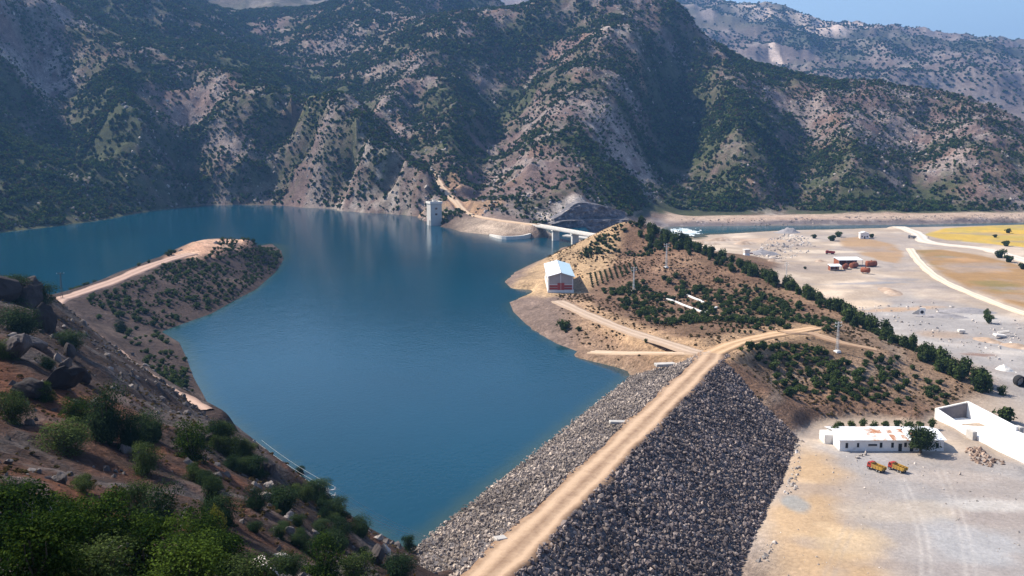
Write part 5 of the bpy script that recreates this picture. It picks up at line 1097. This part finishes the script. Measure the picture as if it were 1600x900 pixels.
LB = {'dam': ('rounded green bush on the slope between the dam and the white building','bushes beside the dam toe'), 'lower': ('dark bush on the brown slope above the long white building','bushes above the white building'), 'mid': ('green bush on the middle of the scrubby hill','bushes on the middle of the hill'),
      'top': ('green bush round the top of the hill by the bridge','bushes round the hilltop'), 'pen': ('dark bush on the shaded near flank of the peninsula','bushes on the near flank of the peninsula'), 'penfar': ('sunlit yellow green bush along the far edge of the peninsula track','bushes along the peninsula track'), 'bank': ('dark bush on the steep left bank below the track','bushes on the left bank'), 'shore': ('round bush by itself on the tan shore below the gate house road','bushes on the tan shore')}
rest = []
for i in order:
    a, b, s, hf = C5[i]; k = CK[i]
    if i in big:
        cm = random.choice(YELM if (k == 'penfar' and random.random() < 0.7) else MIDM)
        plant('bush', (a, b, gz[i]-0.08*s), s, s*hf, cm, random.choice(MIDS), LB[k][0], 'bush', LB[k][1])
    else: rest.append(i)
if rest:
    rest = np.array(rest); s = C5[rest, 2]; scatter('low_scrub', np.c_[C5[rest, :2], gz[rest]-0.08*s], turns(len(rest)), np.c_[s, s, s*C5[rest, 3]], MIDM, 'smaller scrub between the bushes on the hill and peninsula')
# crest trees of the hill
tl = densify(poly_d([(1008,355,575),(1035,368,557),(1100,392,530),(1150,413,508),(1250,457,453),(1350,508,403),(1450,562,363),(1520,597,340),(1556,612,335)]), 2.1); ntree = 0
for i, q in enumerate(tl):
    f = i/len(tl); n_ = 3 if f < 0.25 else (2 if f < 0.5 or random.random() < 0.4 else 1)
    for k in range(n_):
        a = q[0]+random.uniform(-5, 5); b = q[1]+random.uniform(-24 if f < 0.3 else (-14 if f < 0.45 else -8), 4 if f < 0.6 else 5)
        if ntree >= 290: break
        s = random.choice([random.uniform(2.0, 3.6), random.uniform(3.2, 5.4), random.uniform(4.5, 6.4)])*(1.0 if f < 0.6 else 1.2); plant('tree', (a, b, float(ground(a, b))-0.3), s, s*random.uniform(0.85, 1.15), random.choice(TREM), random.choice(MIDS), 'dark green tree in the long row along the crest of the hill', 'tree', 'trees along the hill crest'); ntree += 1
# single trees
def one_tree(px, py, w, h, lb, crown=None, nm='tree', z=None, y0=15):
    q = hit(px, py, y0) if z is None else at_z(px, py, z); return plant(nm, (q[0], q[1], q[2]-0.15), w, h, crown or random.choice(TREM), random.choice(MIDS), lb, 'tree' if nm == 'tree' else 'bush', None)
BIGT = crown_mesh('crown', 790, 'leaf_mid', 4200, 0.06, 0.5, 0.85, 20, base=0.12, core=True, spread=0.8, low=True)
TRK = MB().tube([(0,0,-0.05),(0.01,0,0.2),(0.0,0.02,0.4),(0.03,0.01,0.75)], [0.045,0.035,0.03,0.01], 8).tube([(0,0.01,0.33),(0.16,0.05,0.6)], [0.022,0.006], 6).tube([(0,0.01,0.3),(-0.17,-0.04,0.58)], [0.022,0.006], 6).tube([(0,0.01,0.36),(-0.02,0.18,0.6)], [0.02,0.006], 6).tube([(0,0.01,0.34),(0.03,-0.17,0.55)], [0.02,0.006], 6).mesh('trunk', 'bark')
q = at_z(1438, 708, YARD); t = empty('tree', (q[0], q[1], YARD), 0.6, 'broad green tree shading the front of the long white building', 'tree'); link_mesh('crown', BIGT, t, (0,0,1.2), (0,0,0), (9.6,9.6,8.6)); link_mesh('trunk', TRK, t, (0,0,0), (0,0,0), (9,9,9.5))
one_tree(1303, 690, 3.2, 6.0, 'tall narrow green shrub at the near end of the long white building', z=YARD); one_tree(1545, 503, 6.0, 4.8, 'dark tree at the foot of the grey spoil ridge in the valley', MIDM[0], z=-8.6); one_tree(1541, 495, 4.0, 5.0, 'lone grey green tree standing behind the dark valley tree', MIDM[1], z=-8.6)
for px, py, s, lb in ((1575,364,7,'bush standing highest in the yellow field'),(1555,371,5,'small bush in the middle of the yellow field'),(1572,384,8,'dark bush at the lower edge of the yellow field'),(1562,402,10,'tall dark tree clump beside the white road by the brown field'),(1576,409,9,'broad bush next to the tree clump by the white road'),(1598,420,7,'bush at the right edge below the white road'),
                      (1272,372,6,'single bush beside the pale track near the river'),(1300,376,9,'left bush of the hedge by the river track'),(1310,370,8,'right bush of the hedge by the river track'),(1362,371,6,'dark bush right of the small white house'),(1258,421,3,'tiny dark bush on the pale works yard'),(1570,662,8,'olive bush behind the white outlet channel')):
    q = at_z(px, py, -8.7); plant('bush', (q[0], q[1], float(ground(q[0], q[1]))-0.2), s, s*0.75, random.choice(MIDM), random.choice(MIDS), lb, 'bush', None)
for k in range(9): one_tree(1312+k*18, 671-(k % 3)*2, 3.2, 3.0, '%s dark bush from the left behind the long white building' % ['first','second','third','fourth','fifth','sixth','seventh','eighth','ninth'][k], random.choice(MIDM), 'bush', -7.2)['group'] = 'bushes behind the white building'
ORD = ['first','second','third','fourth','fifth','sixth','seventh','eighth','ninth','tenth','eleventh']
# planted rows right of the gate house
for k in range(10):
    f = k/9; A = hit(922+68*f, 430-18*f); B = hit(927+70*f, 452-26*f); t = empty('hedge_row', (A+B)/2, 0, '%s planted shrub row counted from the gate house' % ORD[k], 'hedge', 'planted rows beside the gate house'); nb = 7
    for j in range(nb):
        p = A+(B-A)*(j+0.3*random.random())/nb; p[2] = ground(p[0], p[1]); link_mesh('shrub', random.choice(MIDM), t, p-(A+B)/2, (0,0,random.uniform(0,6.28)), (1.7,1.9,1.5))
for k in range(13):
    q = hit(1124+(k % 7)*9+(k//7)*4, 509+(k//7)*9+(k % 7)*0.8); plant('sapling', q, 1.5, 1.6, random.choice(MIDM), random.choice(MIDS), '%s young sapling from the left in the %s planted row above the hill road' % (ORD[k % 7], 'upper' if k < 7 else 'lower'), 'sapling', 'saplings above the hill road')

# ------------------------------------------------------------------ near hillside: shrubs, boulders, dead branches
SHR = {'oak': [crown_mesh('crown', 800+i, 'leaf_oak', 8500, 0.036, 0.5, 0.9, 26, base=0.03, core=False, spread=0.85, low=True) for i in range(4)],
       'dark': [crown_mesh('crown', 820+i, 'leaf_dark', 8000, 0.034, 0.48, 0.95, 24, base=0.03, core=True, spread=0.8, low=True) for i in range(3)],
       'olive': [crown_mesh('crown', 830+i, 'leaf_mid', 8000, 0.034, 0.5, 0.9, 24, base=0.03, core=False, spread=0.85, low=True) for i in range(3)],
       'yel': [crown_mesh('crown', 840+i, 'leaf_yel', 1600, 0.07, 0.5, 0.9, 12, base=0.03, core=False, low=True) for i in range(2)]}
SST = [stems_mesh('stem', 850+i, 9, 0.46, 0.75, 0.016) for i in range(4)]
def shrub(px, py, w, h, sp, lb, Y=None):
    """px, py: foot of the shrub on the slope"""
    q = hit(px, py, 12) if Y is None else at_d(px, py, Y); q[2] = ground(q[0], q[1])
    t = plant('shrub', (q[0], q[1], q[2]-0.1), w, h, random.choice(SHR[sp]), random.choice(SST), lb, 'shrub', None); return t
for px, py, wpx, hpx, sp, lb in (
 (165,690,95,110,'dark','tall dark shrub where the near slope meets the bank track'),(205,705,70,80,'dark','dark shrub leaning against the tall one above the bank track'),(230,740,70,60,'olive','olive shrub under the tall dark shrubs'),(100,705,110,65,'olive','broad olive shrub with pale leaves on the bare left slope'),(120,655,70,45,'oak','light green shrub above the broad olive one'),(70,625,45,38,'oak','small green shrub below the grey outcrop'),(20,660,80,65,'olive','shrub cut by the left edge below the grey outcrop'),(130,770,50,40,'olive','low shrub on the red earth'),
 (300,720,75,80,'oak','green shrub on the skyline of the near slope above the water'),(350,690,50,40,'olive','small shrub on the rocky shoulder above the water'),(330,800,50,75,'dark','narrow dark juniper on the red slope'),(345,825,60,50,'dark','dark shrub at the foot of the narrow juniper'),(290,700,50,30,'dark','low dark shrub behind the skyline shrub'),
 (505,905,100,90,'oak','large bright green shrub at the bottom edge before the dam'),(560,908,80,60,'olive','shrub beside the bright green one at the bottom edge'),(620,902,70,50,'dark','dark shrub at the foot of the slope near the dam corner'),(640,862,28,35,'oak','small bright shrub at the water corner below the wires'),(445,700,14,26,'yel','thin yellow green sapling on the skyline above the water'),(470,742,22,18,'dark','tiny dark shrub on the skyline below the sapling'),(520,815,30,22,'olive','small shrub on the dark slope below the pale pole'),
 (60,480,70,50,'dark','dark shrub on top of the left outcrop'),(20,470,80,50,'dark','dark shrub at the left edge on top of the outcrop'),(35,520,90,55,'dark','dark shrub in the shade of the left outcrop'),(8,560,50,40,'olive','olive shrub at the left edge in the outcrop shade'),(110,545,60,36,'dark','dark low shrub on the outcrop flank'),(190,520,30,26,'dark','dark shrub between track and peninsula'),(75,575,40,24,'dark','small dark shrub under the pale rocks'),
 (235,690,85,60,'dark','dark shrub right of the tall one on the skyline'),(400,745,60,40,'dark','dark shrub on the shaded slope above the water'),(440,800,80,50,'dark','dark shrub low on the shaded slope'),(520,860,70,45,'dark','dark shrub on the shaded lower slope'),(380,705,36,26,'olive','small olive shrub on the rocky shoulder'),(60,830,70,60,'oak','shrub above the bleached trunks at the left'),
 (10,860,120,110,'oak','leafy shrub in the bottom left corner'),(60,915,130,120,'oak','oak shrub with pale trunks along the bottom left edge'),(130,880,110,100,'oak','oak shrub behind the bleached branches'),(185,850,90,90,'oak','tall oak shrub rising from the bottom thicket'),(150,930,130,90,'olive','olive shrub at the very bottom left of the thicket'),(230,905,110,110,'oak','oak shrub in the middle of the bottom thicket'),(250,835,70,75,'dark','grey green juniper behind the bottom thicket'),(285,930,120,90,'oak','oak shrub at the bottom right of the thicket'),(310,875,90,80,'oak','bright oak shrub near the right of the thicket'),(350,895,80,70,'oak','last oak shrub on the right of the thicket'),(340,840,26,55,'yel','thin bright yellow sapling beside the thicket'),(215,815,70,60,'olive','olive shrub at the back of the thicket'),(20,800,90,70,'dark','dark shrub behind the bottom left corner'),(100,840,80,70,'oak','green shrub at the back of the bottom left thicket'),(400,925,90,60,'olive','low shrub beside the white boulder at the bottom edge'),(450,900,70,50,'dark','dark shrub beside the boulders at the bottom edge')):
    q = hit(px, min(py, 938), 12); f = pix(q)[0, 2]; shrub(px, min(py, 938), wpx*f/1600*(1.25 if py > 800 and px < 420 else 0.9), hpx*f/1600*(1.1 if py > 800 and px < 420 else 0.85), sp, lb)
_dk = 0  # extra dark shrubs, added to darken the slope in place of its shadow
for tries in range(400):
    px, py = random.uniform(300, 640), random.uniform(665, 890)
    if not (py > 640+(px-300)*0.62 and py < 790+(px-300)*0.45): continue
    q = hit(px, py, 12)
    if q[1] > 240 or q[2] < 2: continue
    f = pix(q)[0, 2]; w = random.uniform(16, 44)*f/1600; plant('shrub', (q[0], q[1], q[2]-0.1), w*1.3, w*random.uniform(0.7, 1.0), random.choice(SHR['dark'] + SHR['olive'][:1]), random.choice(SST), 'dark shrub added as shade on the steep slope above the near water corner', 'shrub', 'dark shrubs on the shaded slope'); _dk += 1
    if _dk >= 42: break
BOU = [stone_mesh(900+i, 'rock_fg', 0.8) for i in range(8)]; BOB = [boulder_mesh(900+i, 'rock_fg') for i in range(5)]; CRG = [boulder_mesh(950+i, 'rock_crag', 0.9) for i in range(4)]
x, y = sample_fan(26000, 24, 320, 0.56); m = (x < 20) & (y*0.02-x > -22); x, y = x[m], y[m]; zg = ground(x, y); m = (zg > 1) & clear_of(x, y); x, y, zg = x[m], y[m], zg[m]
cl = ridged(x, y, 14, 3, 99); sz = np.where(rng.random(len(x)) < np.clip((cl-0.5)*2.2, 0.03, 1), 0.12+1.5*rng.random(len(x))**4, 0); sz *= np.clip(y/90, 0.35, 1.5); m = sz > 0.08; x, y, zg, sz = x[m], y[m], zg[m], sz[m]
app = sz/y; bg_ = np.argsort(-app)[:44]; mm = np.ones(len(x), bool); mm[bg_] = False
for i in bg_: tag(link_mesh('boulder', BOB[i % 5], None, (x[i], y[i], zg[i]+0.1*sz[i]), rng.uniform(0, 6.28, 3), sz[i]*rng.uniform(0.8, 1.3, 3)), 'grey boulder half sunk in the near dark slope', 'boulder', 'boulders on the near slope')
scatter('slope_stones', np.c_[x, y, zg][mm], rng.uniform(0, 6.28, (mm.sum(), 3)), sz[mm][:, None]*rng.uniform(0.75, 1.3, (mm.sum(), 3)), BOU, 'loose grey stones strewn over the near slope')
PB = [boulder_mesh(920+i, 'rock_pale') for i in range(4)]
for px, py, wpx, hpx, lb in ((10,470,70,60,'dark crag cut by the left edge of the picture'),(40,478,60,70,'dark crag forming the top of the left outcrop'),(68,515,40,60,'narrow dark crag on the outcrop shoulder'),(25,560,70,50,'dark rock under the left crag'),(95,610,70,55,'grey crag standing on the bare near slope'),(55,620,60,45,'grey crag left of the standing crag'),(110,560,36,40,'dark crag above the bank track'),(130,600,30,34,'small dark crag beside the bank track'),(330,690,44,22,'rock on the shoulder above the water'),(420,735,40,24,'rock on the skyline above the water'),(590,880,50,44,'orange brown crag at the water corner'),(615,890,40,40,'crag near the dam abutment')):
    q = hit(px, py, 12); f = pix(q)[0, 2]; tag(link_mesh('crag', CRG[px % 4], None, q+np.array([0,0,hpx*f/1600*0.3]), (0.2*math.sin(px), 0.2*math.cos(px), px*0.7), (wpx*f/1600*1.0, wpx*f/1600*0.85, hpx*f/1600*1.1)), lb, 'rock')
for px, py, wpx, lb in ((405,885,48,'pale boulder at the bottom edge beside the thicket'),(440,872,26,'smaller pale boulder right of the bottom edge boulder'),(425,898,34,'pale rock in front of the bottom boulders'),(100,575,30,'grey rock on the left outcrop crest'),(60,545,40,'grey rock face on the left outcrop'),(48,665,20,'grey rock standing on the bare left slope'),(120,630,14,'flat grey rock on the red earth'),(590,845,22,'pale orange rock near the dam corner'),(605,865,26,'pale rock above the dam corner'),(12,725,16,'grey stone at the left edge')):
    q = hit(px, py, 12); f = pix(q)[0, 2]; s = wpx*f/1600*1.15; tag(link_mesh('boulder', (PB[px % 4] if px > 130 else BOB[px % 5]), None, q+np.array([0,0,0.1*s]), (0.3, px, px*2), (s*1.1, s*0.9, s*0.8)), lb, 'boulder')
def dead_branch(px, py, h, lean, lb, Y0=12):
    q = hit(px, py, Y0); r_ = random.Random(px); b = MB()
    b.tube([(0,0,-0.3),(lean*0.3,0.05,h*0.4),(lean,0,h)], [0.055,0.04,0.015], 6)
    for k in range(5):
        f = r_.uniform(0.35, 0.95); x_ = lean*f; b.tube([(x_*f,0,h*f),(x_+r_.uniform(-.5,.5),r_.uniform(-.4,.4),h*f+r_.uniform(0.2,0.6))], [0.022,0.006], 5)
    o = b.build('dead_branch', 'deadwood'); o.location = [float(v) for v in q]; tag(o, lb, 'branch')
dead_branch(52, 872, 2.2, 0.1, 'upright bleached dead trunk in the bottom left thicket'); dead_branch(70, 858, 1.8, 0.5, 'leaning bleached branch right of the upright trunk'); dead_branch(132, 905, 1.1, 0.9, 'bleached branch sticking out at the bottom edge'); dead_branch(247, 838, 2.2, 0.5, 'bare grey twigs under the juniper'); dead_branch(280, 830, 1.8, 0.6, 'bare grey twigs on the red slope right of the juniper'); dead_branch(33, 865, 1.5, -0.1, 'short bleached stump near the left edge')
MT['leaf_dry'] = leaf_mat('dry_tuft', (0.055,0.050,0.022), (0.19,0.125,0.055), 0.2)
DRY = [crown_mesh('tuft', 940+i, 'leaf_yel', 60, 0.5, 0.5, 0.8, 4, core=False) for i in range(3)]
x, y = sample_fan(20000, 28, 300, 0.56); m = (x < 10) & (y*0.05-x > -10); x, y = x[m], y[m]; zg = ground(x, y); m = (zg > 1.5) & clear_of(x, y) & (rng.random(len(x)) < np.clip(0.35+fbm(x, y, 12, 3, 190), 0, 1)); x, y, zg = x[m], y[m], zg[m]; sz = rng.uniform(0.25, 0.7, len(x))
for me in DRY: me.materials[0] = MT['leaf_dry']
xh = rng.uniform(20, 190, 34000); yh = rng.uniform(290, 640, 34000); gh = ground(xh, yh); m = (gh > -6.8) & clear_of(xh, yh) & (rng.random(len(xh)) < np.clip(0.32+0.9*fbm(xh, yh, 14, 3, 195), 0.03, 0.9)) & (np.abs(xh/yh) < 0.56) & ~((gh < 1.5) & (xh < 60)); m &= ~((xh < 62) & (gh < 6) & (yh > 540)); xh, yh, gh = xh[m], yh[m], gh[m]; sh = 0.5+1.3*rng.random(len(xh))**2
DRH = [crown_mesh('tuft', 946+i, 'leaf_dry', 60, 0.42, 0.5, 0.6, 4, core=False) for i in range(4)]
scatter('hill_grass', np.c_[xh, yh, gh-0.05], turns(len(xh)), np.c_[sh, sh, sh*0.7], DRH, 'dry olive and brown grass clumps over the hill')
scatter('dry_grass', np.c_[x, y, zg], turns(len(x)), np.c_[sz, sz, sz*0.8], DRY, 'dry brown grass tufts and low weeds on the near slope')

# ------------------------------------------------------------------ rubble and foam
def rubble(nm, poly, z, n, smin, smax, mat, lb, seed):
    Pw = poly_z(poly, z); lo, hi = Pw[:, :2].min(0), Pw[:, :2].max(0); x = rng.uniform(lo[0], hi[0], n); y = rng.uniform(lo[1], hi[1], n); m = in_poly(x, y, Pw) & (fbm(x, y, 15, 2, seed) > -0.25); x, y = x[m], y[m]
    s = smin+(smax-smin)*rng.random(len(x))**2.5; scatter(nm, np.c_[x, y, ground(x, y)], rng.uniform(0, 6.28, (len(x), 3)), s[:, None]*rng.uniform(0.7, 1.3, (len(x), 3)), [stone_mesh(seed+i, mat, 0.8) for i in range(5)], lb)
rubble('rubble_field', [(1175,398),(1195,375),(1235,362),(1262,372),(1275,386),(1255,398),(1215,408),(1190,408)], -9, 1500, 0.6, 3.4, 'rock_pale', 'field of pale broken rubble in the works yard', 960)
rubble('rubble_heap', [(1505,702),(1530,698),(1570,722),(1560,735),(1520,722)], YARD, 260, 0.4, 1.8, 'rock_brown', 'brown rubble spilled beside the outlet channel', 966)
rubble('toe_stones', [(1242,690),(1256,690),(1250,745),(1222,820),(1200,880),(1180,880),(1205,815),(1236,740)], YARD, 2600, 0.3, 1.7, 'rock_pale', 'pale stones along the toe of the dam', 972)
rubble('yard_stones', [(1250,700),(1300,712),(1600,720),(1600,900),(1200,900)], YARD, 700, 0.12, 0.75, 'rock_pale', 'scattered stones on the yard', 978)
rubble('valley_stones', [(1330,470),(1450,470),(1600,500),(1600,600),(1500,550)], -8.6, 900, 0.3, 1.9, 'rock_pale', 'scattered pale stones on the valley floor', 984)
rubble('river_bank_stones', [(1060,347),(1200,345.5),(1400,343.5),(1600,340),(1600,344.5),(1400,347.5),(1200,349.5),(1060,350.5)], -11, 1800, 0.8, 3.0, 'rock_up', 'stones of the far river bank', 990)
p = on_dam(1188, 803); tag(link_mesh('boulder', PB[1], None, p, (0.2,0.1,0.5), (2.4,2.0,1.9)), 'single big white boulder low on the dam face', 'boulder')
for k, (px, py, s) in enumerate(((1340,716,1.6),(1347,713,1.3),(1353,711,1.8),(1343,712,1.0),(1430,725,1.0),(1500,742,1.4))):
    q = at_z(px, py, YARD); tag(link_mesh('concrete_block', PB[k % 4], None, (q[0], q[1], float(ground(q[0], q[1]))+0.2*s), (0.1, k, k), (s, s*0.8, s*0.7)), 'white lump of rubble by the trucks before the white building' if k < 4 else ('white lump of rubble right of the trucks' if k == 4 else 'white lump of rubble near the brown rubble heap'), 'rubble', 'white lumps near the trucks' if k < 4 else None)
# white water where the spillway meets the river
xs = np.linspace(-1, 1, 120); X, Y = np.meshgrid(xs, xs, indexing='ij'); c = at_z(1068, 361.5, RIVER+1.2); mk = np.clip(1-np.hypot(X, Y)+0.45*fbm(X, Y, 0.22, 3, 230), 0, 1)
Zf = RIVER+1.05 + 1.1*mk**0.6*(0.5+0.7*np.abs(fbm(X, Y, 0.12, 3, 231))); k, l = np.meshgrid(np.arange(119), np.arange(119), indexing='ij'); F = np.stack([k*120+l, (k+1)*120+l, (k+1)*120+l+1, k*120+l+1], -1).reshape(-1, 4); F = F[(mk.ravel()[F] > 0.05).all(1)]
tag(mesh_np('white_water', np.stack([c[0]+X*20+Y*3, c[1]+Y*44, Zf-0.25], -1).reshape(-1, 3), F, MT['foam']), 'foaming white water where the spillway enters the river', kind='stuff')

# ------------------------------------------------------------------ air
hz_ = MB().box(-9900, 9900, -9900, 9900, -60, 1000).build('haze', 'white'); hm = bpy.data.materials.new('haze_air'); hm.use_nodes = True; hn = hm.node_tree; hn.nodes.clear()
pv = hn.nodes.new('ShaderNodeVolumePrincipled'); pv.inputs['Color'].default_value = (0.20, 0.44, 0.92, 1); pv.inputs['Density'].default_value = 0.00010; pv.inputs['Anisotropy'].default_value = 0.2
ho = hn.nodes.new('ShaderNodeOutputMaterial'); hn.links.new(pv.outputs[0], ho.inputs['Volume']); hz_.data.materials.clear(); hz_.data.materials.append(hm); tag(hz_, 'thin blue haze in the mountain air', kind='stuff')

# ------------------------------------------------------------------ labels that tell look-alikes apart: by size and by what they stand beside
MARKS = {
 'bushes beside the dam toe': [(1160,555,'just right of the crest road end'),(1210,545,'below the bend of the orange hill road'),(1225,620,'along the toe line of the dam'),(1280,560,'left of the lattice pole'),(1280,610,'halfway between dam and white building'),(1290,650,'above the left end of the white building')],
 'bushes above the white building': [(1330,570,'right of the lattice pole'),(1380,585,'on the bare middle of the slope'),(1440,600,'under the end of the crest trees'),(1330,640,'close above the white building roof'),(1440,635,'close to the head wall of the outlet channel')],
 'bushes on the middle of the hill': [(960,460,'below the planted rows'),(990,440,'round the lattice pole by the planted rows'),(1040,440,'between the planted rows and the foundation walls'),(1040,490,'left of the white foundation walls'),(1080,475,'inside the white foundation outline'),(1080,510,'below the longest white foundation wall'),(1130,460,'uphill right of the white foundation walls'),(1150,495,'above the sapling patch'),(1200,470,'near the crest trees in the middle of the hill'),(1210,505,'above the orange hill road'),(1280,500,'near the end of the orange hill road')],
 'bushes round the hilltop': [(915,395,'low on the tan flank behind the gate house'),(945,375,'halfway up the hilltop'),(985,355,'on the very top'),(990,385,'on the slope below the hilltop')],
 'bushes on the near flank of the peninsula': [(420,400,'at the tip of the peninsula'),(370,420,'below the bare orange top'),(370,460,'at the waterline below the peninsula tip'),(300,430,'under the middle of the peninsula track'),(290,480,'at the waterline in the middle of the flank'),(220,450,'under the near half of the peninsula track'),(220,495,'at the corner where peninsula and bank meet'),(150,475,'under the track bend by the wooden pole')],
 'bushes along the peninsula track': [(110,450,'by the wooden pole'),(170,430,'on the near half of the track'),(230,410,'on the far half of the track'),(265,395,'where the track reaches the bare top')],
 'bushes on the left bank': [(180,510,'on the upper part of the bank'),(230,530,'on the middle of the bank'),(280,560,'at the waterline of the bank'),(280,600,'on the lower end of the bank')],
 'trees along the hill crest': [(1035,368,'near the hilltop'),(1065,378,'below the hilltop facing the river'),(1100,392,'above the loading hopper'),(1135,406,'before the rubble field'),(1175,424,'just left of the pole behind the row'),(1220,443,'round the pole behind the row'),(1265,465,'before the pale works yard'),(1310,487,'above the end of the orange hill road'),(1355,510,'left of the faint slope track end'),(1400,535,'before the grey valley floor'),(1440,558,'before the brown valley patch'),(1480,577,'in the thick lower part of the row'),(1515,594,'near the low end of the row'),(1550,610,'at the low end of the row above the outlet channel')],
 'boulders on the near slope': [(30,650,'at the left edge below the outcrop'),(110,680,'on the bare left slope'),(60,780,'behind the bottom left thicket'),(220,760,'on the red earth above the thicket'),(180,860,'among the thicket shrubs'),(330,760,'near the narrow juniper'),(380,860,'right of the thicket'),(430,780,'on the shaded slope above the water'),(500,860,'low on the slope near the bottom edge'),(580,860,'near the dam corner'),(250,640,'by the bank track')],
 'dark shrubs on the shaded slope': [(340,700,'left on the rocky shoulder'),(400,740,'on the upper shaded slope'),(460,780,'in the middle of the shaded slope'),(520,830,'below the pale pole'),(580,860,'near the water corner'),(420,820,'low right of the red slope')],
}
BASEL = {'bushes beside the dam toe':('%s green bush',''), 'bushes above the white building':('%s dark bush','on the brown slope'), 'bushes on the middle of the hill':('%s bush',''), 'bushes round the hilltop':('%s green bush',''), 'bushes on the near flank of the peninsula':('%s dark bush',''), 'bushes along the peninsula track':('%s sunlit bush',''), 'bushes on the left bank':('%s dark bush',''), 'trees along the hill crest':('%s crest row tree',''), 'boulders on the near slope':('%s grey boulder',''), 'dark shrubs on the shaded slope':('%s dark shrub added as shade','')}
cells = {}
for o in list(COL.objects):
    g = o.get('group')
    if g in MARKS and o.parent is None:
        p = pix(np.array(o.location))[0]; s = max(o.scale) if o.type == 'MESH' else max(o.children[0].scale) if o.children else 1.0
        k = min(range(len(MARKS[g])), key=lambda i: (MARKS[g][i][0]-p[0])**2+(MARKS[g][i][1]-p[1])**2); cells.setdefault((g, k), []).append((s, p[0], p[1], o))
for (g, k), L in cells.items():
    L.sort(key=lambda t: -t[0]); n = len(L); rest = L[:]
    names = {}
    if n >= 3:
        for word, key in (('leftmost', lambda t: t[1]), ('rightmost', lambda t: -t[1]), ('lowest', lambda t: -t[2]), ('highest', lambda t: t[2])):
            if len(rest) > 2: q = min(rest, key=key); names[id(q)] = word; rest.remove(q)
    if len(rest) > 1: names[id(rest[0])] = 'largest inner'; names[id(rest[-1])] = 'smallest inner'
    for q in rest[1:-1]: names[id(q)] = ('broad' if q[0] > rest[len(rest)//2][0] else 'slight') + (' left-hand' if q[1] < np.mean([t[1] for t in L]) else ' right-hand') + (' upper' if q[2] < np.mean([t[2] for t in L]) else ' lower')
    for t in L:
        w = names.get(id(t), 'middling' if n > 1 else 'single'); a, b = BASEL[g]; t[3]['label'] = ' '.join(((a % w) + ' ' + b + ' ' + MARKS[g][k][2]).split()[:16])
